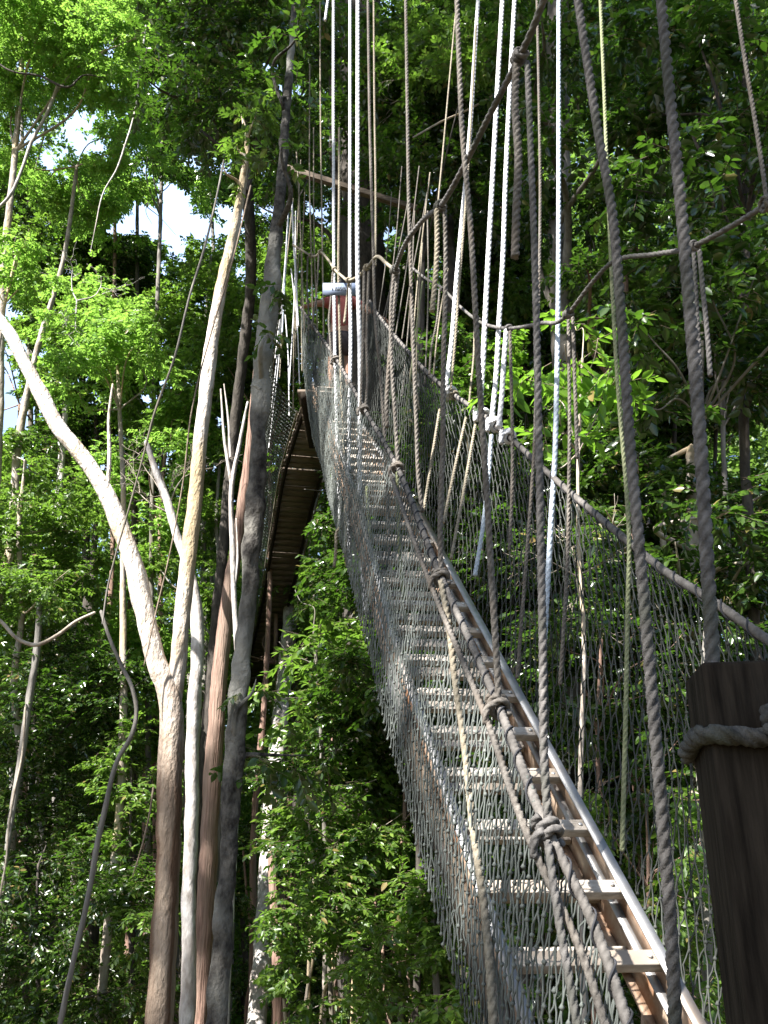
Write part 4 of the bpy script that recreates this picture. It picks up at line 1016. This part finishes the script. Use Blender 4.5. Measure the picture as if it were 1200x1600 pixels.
def filler(n, x0, x1, y0, y1, Ya, Yb, leaf, mats, group, label, seed, Wf):
    r = random.Random(seed)
    nx_ = max(1, int(round(math.sqrt(n * (x1 - x0) / (y1 - y0))))); ny_ = int(math.ceil(n / nx_))
    for i in range(nx_):
        for j in range(ny_):
            cx = x0 + (x1 - x0) * (i + r.uniform(.2, .8)) / nx_; cy = y0 + (y1 - y0) * (j + r.uniform(.2, .8)) / ny_
            Y = r.uniform(Ya, Yb)
            bl = [(cx + r.gauss(0, 55), cy + r.gauss(0, 60), r.uniform(45, 75)) for _ in range(7)]
            yb = 1750 if Y < 12 else 1500
            st = stem(cx + r.uniform(-40, 40), cx, yb, cy - 30, r.uniform(11, 18), 6, Y, 6, 8, seed + i * 9 + j)
            tree("forest_tree", label, "tree", [st], r.choice(('bark_dark', 'bark_grey', 'bark_red')), bl, Y, leaf, 'leaf_dark' if (250 < cx < 600 and cy < 330) else r.choice(mats), 2.2, Wf, group=group, seed=seed + i * 31 + j, spread=3.0)  # top-centre crowns take the dark leaf colour in place of deeper shade
filler(22, -20, 480, 0, 1650, 15.5, 22, .108, ('leaf_mid', 'leaf_mid', 'leaf_bright'), "crowded trees behind the left trunks", "leafy forest tree lost in the crowd behind the left trunks", 700, .25)
filler(34, 560, 1260, -40, 1640, 9.5, 15, .095, ('leaf_dark', 'leaf_dark', 'leaf_mid'), "crowded trees behind the right ropes", "dark forest tree lost in the crowd behind the right hand ropes", 800, .26)
filler(9, 890, 1130, 950, 1640, 8.6, 10.5, .085, ('leaf_dark', 'leaf_dark', 'leaf_mid'), "undergrowth behind the far net", "small dark undergrowth tree crowding close behind the far net", 1900, .27)
filler(8, 640, 900, 620, 1150, 9.2, 11.5, .09, ('leaf_dark',), "undergrowth behind the far net", "small dark undergrowth tree crowding close behind the far net", 2100, .27)
# bare sunlit twigs in the right hand tangle
for k, (lab, pts, wd, Y) in enumerate((
    ("thin tan twig slanting across the white slanting ropes", [(645,215),(690,190),(730,172),(800,130)], [3,4,4,2], 8.5),
    ("reddish stem behind the right side net", [(1000,1500),(1003,1380),(1000,1250),(1006,1130),(1012,1000)], [16,16,17,17,16], 8.0),
    ("slanting pale stem above the timber post", [(1085,1060),(1070,980),(1045,900),(1035,820),(1040,760)], [20,18,14,10,6], 8.4),
    )):
    t = limb_mesh([limb(pts, wd, Y)], 9, 0.12, 60 + k).obj("bare_stem", M['bark_pale' if k != 1 else 'bark_red'])
    tag(t, lab, "stem", "bare stems in the right tangle")

def twigs(base, tip_dirs, L, r, depth, rd, out):
    for d in tip_dirs:
        d = Vector(d).normalized()
        mid = base + d * L * .5 + Vector((rd.gauss(0, .07), rd.gauss(0, .07), rd.gauss(0, .07))) * L
        end = base + d * L
        out.append((np.array([base, mid, end]), np.array([r, r * .75, r * .45])))
        if depth > 0:
            for q, t in ((mid, .55), (end, .7), (end, .6)):
                nd = [d + Vector((rd.gauss(0, .65), rd.gauss(0, .65), rd.gauss(0, .5) - .08))]
                twigs(q, nd, L * t * rd.uniform(.8, 1.2), r * .5, depth - 1, rd, out)
for k, (lab, x, y, Y, L, dirs, mt) in enumerate((
    ("tangle of dry pinkish twigs between the two bright limbs of the forked tree", 262, 800, 10.6, .55, [(-.5, 0, 1), (-1, .2, .7), (.3, 0, 1), (-.2, -.3, 1)], 'vine'),
    ("dry twiggy branch in front of the leaves under the yellow green crown", 120, 470, 11.5, .5, [(-.3, 0, .9), (.5, .2, .6), (.1, 0, -1)], 'bark_white'),
    ("fine dry twigs behind the far net, left of the long dark rope", 900, 900, 6.8, .36, [(-.7, 0, .4), (.8, 0, .4), (.1, 0, -1), (-.1, .1, 1)], 'vine'),
    ("bare twigs hanging at the top behind the white slanting ropes", 690, 110, 9.4, .5, [(-.7, 0, -.3), (.8, 0, .2), (.2, 0, -1), (-.4, 0, .8)], 'vine'),
    )):
    rd = random.Random(900 + k); out = []
    twigs(Vector(W(x, y, Y)), dirs, L, .011 * Y / 9, 3, rd, out)
    tag(limb_mesh(out, 5, 0.1, 900 + k).obj("dry_branch", M[mt]), lab, "branch", "dry twiggy branches")

# ---------------------------------------------------------------- far forest (reads as one mass)
def far_mass():
    rg = np.random.default_rng(77)
    po = []
    for (Y0, Y1, n, lf) in ((23, 29, 260000, .27), (29, 37, 300000, .33), (37, 47, 300000, .42)):
        x = rg.uniform(-0.72, 0.72, n); v = rg.uniform(-0.76, 0.60, n)
        Y = rg.uniform(Y0, Y1, n)
        Z = Y / (cp + v * sp)
        P = np.stack([x * Z, Y, Z * (sp - v * cp)], 1)
        S = 2.4                                                          # ragged clumps
        key = np.floor(P / S).astype(int)
        h = (key[:, 0] * 73856093 ^ key[:, 1] * 19349663 ^ key[:, 2] * 83492791) & 1023
        left = (x < 0.02) & (v < -0.1)
        thr = np.where(left, 0.42, 0.85)
        keep = (h / 1023.0 < thr) & (P[:, 2] > ground_z(P[:, 0], P[:, 1]) - 0.2)
        P = P[keep]; lfk = np.full(len(P), lf)
        c = (np.floor(P / S) + .5) * S + (((h[keep] % 97) / 97.0 - .5) * 1.2)[:, None]
        P = P + (c - P) * 0.20 + rg.normal(0, .28, P.shape)
        ok = ~in_holes(P)
        po.append(np.concatenate([P[ok], lfk[ok, None]], 1))
    A = np.concatenate(po); P = A[:, :3]; n = len(P)
    ax = unit(rg.normal(size=(n, 3)) * np.array((1, 1, .5)) + np.array((0, 0, -.3)))
    nr = unit(rg.normal(0, .6, (n, 3)) + np.array((0, -.2, 1)))
    L = (A[:, 3] * rg.uniform(.6, 1.3, n))[:, None]
    sd = unit(np.cross(ax, nr))
    V = np.stack([P, P + ax * L * .45 + sd * L * .27, P + ax * L, P + ax * L * .45 - sd * L * .27], 1).reshape(-1, 3)
    Q = np.arange(n * 4).reshape(-1, 4)
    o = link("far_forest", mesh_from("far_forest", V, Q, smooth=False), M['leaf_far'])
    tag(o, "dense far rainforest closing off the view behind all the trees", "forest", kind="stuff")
far_mass()
# scattered distant stems, one tree each
for k in range(12):
    r = random.Random(500 + k)
    x = [20, 120, 205, 300, 340, 530, 545, 620, 690, 760, 330, 180][k]
    Y = r.uniform(17, 24)
    y0, y1 = (1500, r.uniform(500, 900)) if k not in (10, 11) else (1150, 300)
    s_ = rooted(stem(x + r.uniform(-20, 20), x, y0, y1, r.uniform(9, 16), 6, Y, 7, 7, k))
    t = empty("slender_tree", "thin distant trunk half hidden among the leaves of the forest behind", "tree", "distant trunks in the forest")
    limb_mesh([s_], 9, 0.1, 80 + k).obj("trunk", M[('bark_grey', 'bark_grey', 'bark_red')[k % 3]], t)

# ---------------------------------------------------------------- leaves added out of view, shaped to cast shade and leave sun flecks
def overhead():
    rg = np.random.default_rng(55)
    e1 = np.cross(SUN, (0, 0, 1.0)); e1 /= np.linalg.norm(e1); e2 = np.cross(SUN, e1)
    def pr(P): P = np.atleast_2d(P); return np.stack([P @ e1, P @ e2], 1)
    lit, rad = [], []
    def L(P, r):
        P = np.atleast_2d(P)
        lit.append(P); rad.append(np.full(len(P), r))
    L(resample(pathY([(268,1090,8),(213,900,8),(165,770,8),(90,665,8),(20,530,8)]), n=30), .55)
    L(resample(pathY([(278,1050,8),(303,800,8),(332,530,8.2),(350,430,8.2)]), n=30), .5)
    L(resample(pathY([(300,1330,10.2),(303,1080,10.2)]), n=8), .3)
    for x, a, b, Y in ((559, -60, 330, 5.6), (547, -60, 640, 6.1), (522, 380, 800, 6.7), (790, -60, 420, 4.42), (770, -60, 600, 4.55), (720, 60, 600, 4.9), (575, -50, 150, 5.2)):
        L(np.array([W(x, y, Y) for y in np.linspace(a, b, 14)]), .22)
    L(resample(pathY([(905,560,5.3),(930,600,5.3),(860,620,5.3),(900,640,5.3)]), n=6), .45)
    L(resample(pathY([(728,560,8.8),(740,600,8.8)]), n=4), .5)
    L(resample(pathY([(740,700,4.4),(690,750,4.7),(730,650,4.6)]), n=6), .25)
    for k in (-3, -2, -1, 0, 1, 2, 3, 4): L(rail_pt(k) - WD * .14, .10)
    for k in range(5, 26, 2): L(rail_pt(k) - WD * (.08 + .16 * (k % 3) / 2), .0)
    L(resample(pathY([(720,1150,3.2),(745,1330,2.9)]), n=6), .05)
    L(HLp[3:4], .03)
    for c in ((60,60,12),(150,100,12),(20,130,12),(225,50,12),(120,270,13.5),(185,240,13.5),(20,400,10.5),(165,520,12.2),(215,560,12.2),(110,550,12.2),(45,770,13),(20,860,13),(90,910,13),(520,1265,14.5),(600,1290,14.5),(640,1450,12.5),(700,1490,12.5),(500,1440,13.5),(480,950,10.3),(340,420,17),(350,520,17)):
        L(W(*c), 1.0)
    for c in ((520,1480,10.6),(660,1400,9.6),(480,1180,11.3),(60,1520,12),(60,1100,13),(150,1230,12.5),(205,1340,12.5),(30,1300,12),(110,1420,12)): L(W(*c), .45)
    for k in range(10): L(W(445 + k * 4, 330 + 25 * k, 9.3), .25)
    L(resample(pathY([(403,1580,13.6),(413,1470,14.4),(420,1340,15.3),(432,1200,16.2),(440,1100,17)]), n=14), .4)
    lit = pr(np.concatenate(lit)); rad = np.concatenate(rad)
    # what should lie mostly in shade
    sh = []
    for bl in RIGHT:
        if 'bright' in bl[0] or 'sunlit' in bl[0]: continue
        sh += [W(b[0], b[1], bl[4]) for b in bl[3]]
    for i in range(-5, 30, 2): sh += [rail_pt(i), rail_pt(i) - WD * .5]
    for (x, y, Y) in ((1000,200,1.6),(1000,600,1.6),(1030,1000,1.6),(1050,1400,1.6),(1150,1100,1.3),(1150,1400,1.3),(1150,1600,1.3),(1090,200,1.4),(1090,600,1.4),(1090,900,1.4),(850,300,2.4),(850,700,2.4),(850,1100,2.4),(1040,900,2.9),(1180,980,2.5),(940,800,3.3),
                       (380,1100,7.5),(390,900,7.5),(405,650,7.5),(420,450,7.5),(350,1400,7.5),(258,1500,8),(262,1400,8),(262,1300,8),(264,1200,8),(268,1120,8),(300,1200,10.2),(330,1250,11),(340,1100,11),(370,1250,7.5),(410,560,7.5),(398,780,7.5),(440,100,13),(500,60,13),(600,200,13),(470,300,13),(340,80,10.5),(420,160,10.5),
                       (60,1180,13),(60,1450,12),(150,1540,12),(100,400,19),(230,470,19),(640,120,10.5),(700,300,10.5),(450,800,17),(430,930,18),(476,730,13)):
        sh.append(W(x, y, Y))
    r_ = random.Random(9)
    for k_ in range(70): sh.append(W(r_.uniform(640, 1240), r_.uniform(-40, 1640), r_.uniform(8, 14)))
    for k_ in range(8): sh.append(W(r_.uniform(0, 400), r_.uniform(1050, 1640), r_.uniform(11, 16)))
    sh = pr(np.array(sh))
    n = 26000
    lo, hi = sh.min(0) - 1.5, sh.max(0) + 1.5
    c2 = rg.uniform(lo, hi, (n, 2))
    d_sh = np.sqrt(((c2[:, None] - sh[None]) ** 2).sum(2)).min(1)
    d_lit = (np.sqrt(((c2[:, None] - lit[None]) ** 2).sum(2)) - rad[None]).min(1)
    fleck = np.array([noise.noise(Vector((a * 4.2, b * 4.2, 4.2))) for a, b in c2])
    dim = pr(np.concatenate([resample(pathY([(268,1130,8),(262,1340,8),(250,1620,8)]), n=14), resample(pathY([(345,1500,7.5),(378,1040,7.5),(404,690,7.5),(424,440,7.5)]), n=22), resample(pathY([(322,1400,11),(348,1010,11)]), n=8), resample(pathY([(100,1560,9),(165,1260,9),(208,1100,9)]), n=10)]))
    d_dim = np.sqrt(((c2[:, None] - dim[None]) ** 2).sum(2)).min(1)
    f2 = np.array([noise.noise(Vector((a * 2.2, b * 2.2, 9.1))) for a, b in c2])
    keep = ((d_dim < .4) & (f2 < 0.12) & (d_lit > 0.0)) | (d_sh < 1.0) & (d_lit > 0.16) & (fleck < 0.03)
    c2 = c2[keep]
    t = 15 + rg.uniform(0, 5, len(c2))
    C = c2[:, :1] * e1 + c2[:, 1:] * e2 + (t[:, None] + 4) * SUN
    # leaves of each spray
    per = 16
    P = np.repeat(C, per, 0) + rg.normal(0, .13, (len(C) * per, 3))
    # keep whatever would show in the frame out of it
    x, y, Z = to_px(P)
    vis = (Z > 0) & (x > -60) & (x < 1260) & (y > -60) & (y < 1660)
    P = P[~vis]
    m = len(P)
    ax = unit(rg.normal(size=(m, 3)) * np.array((1, 1, .4)))
    nr = unit(rg.normal(0, .35, (m, 3)) + SUN)
    V, Q = leaf_vq(P, ax, nr, .17 * rg.uniform(.7, 1.3, m), 0.28)
    o = link("added_shade_canopy", mesh_from("added_shade_canopy", V, Q, smooth=False), M['leaf_mid'])
    tag(o, "unseen leaves added high behind the viewer to shade and dapple the walkway", "canopy", kind="stuff")
overhead()
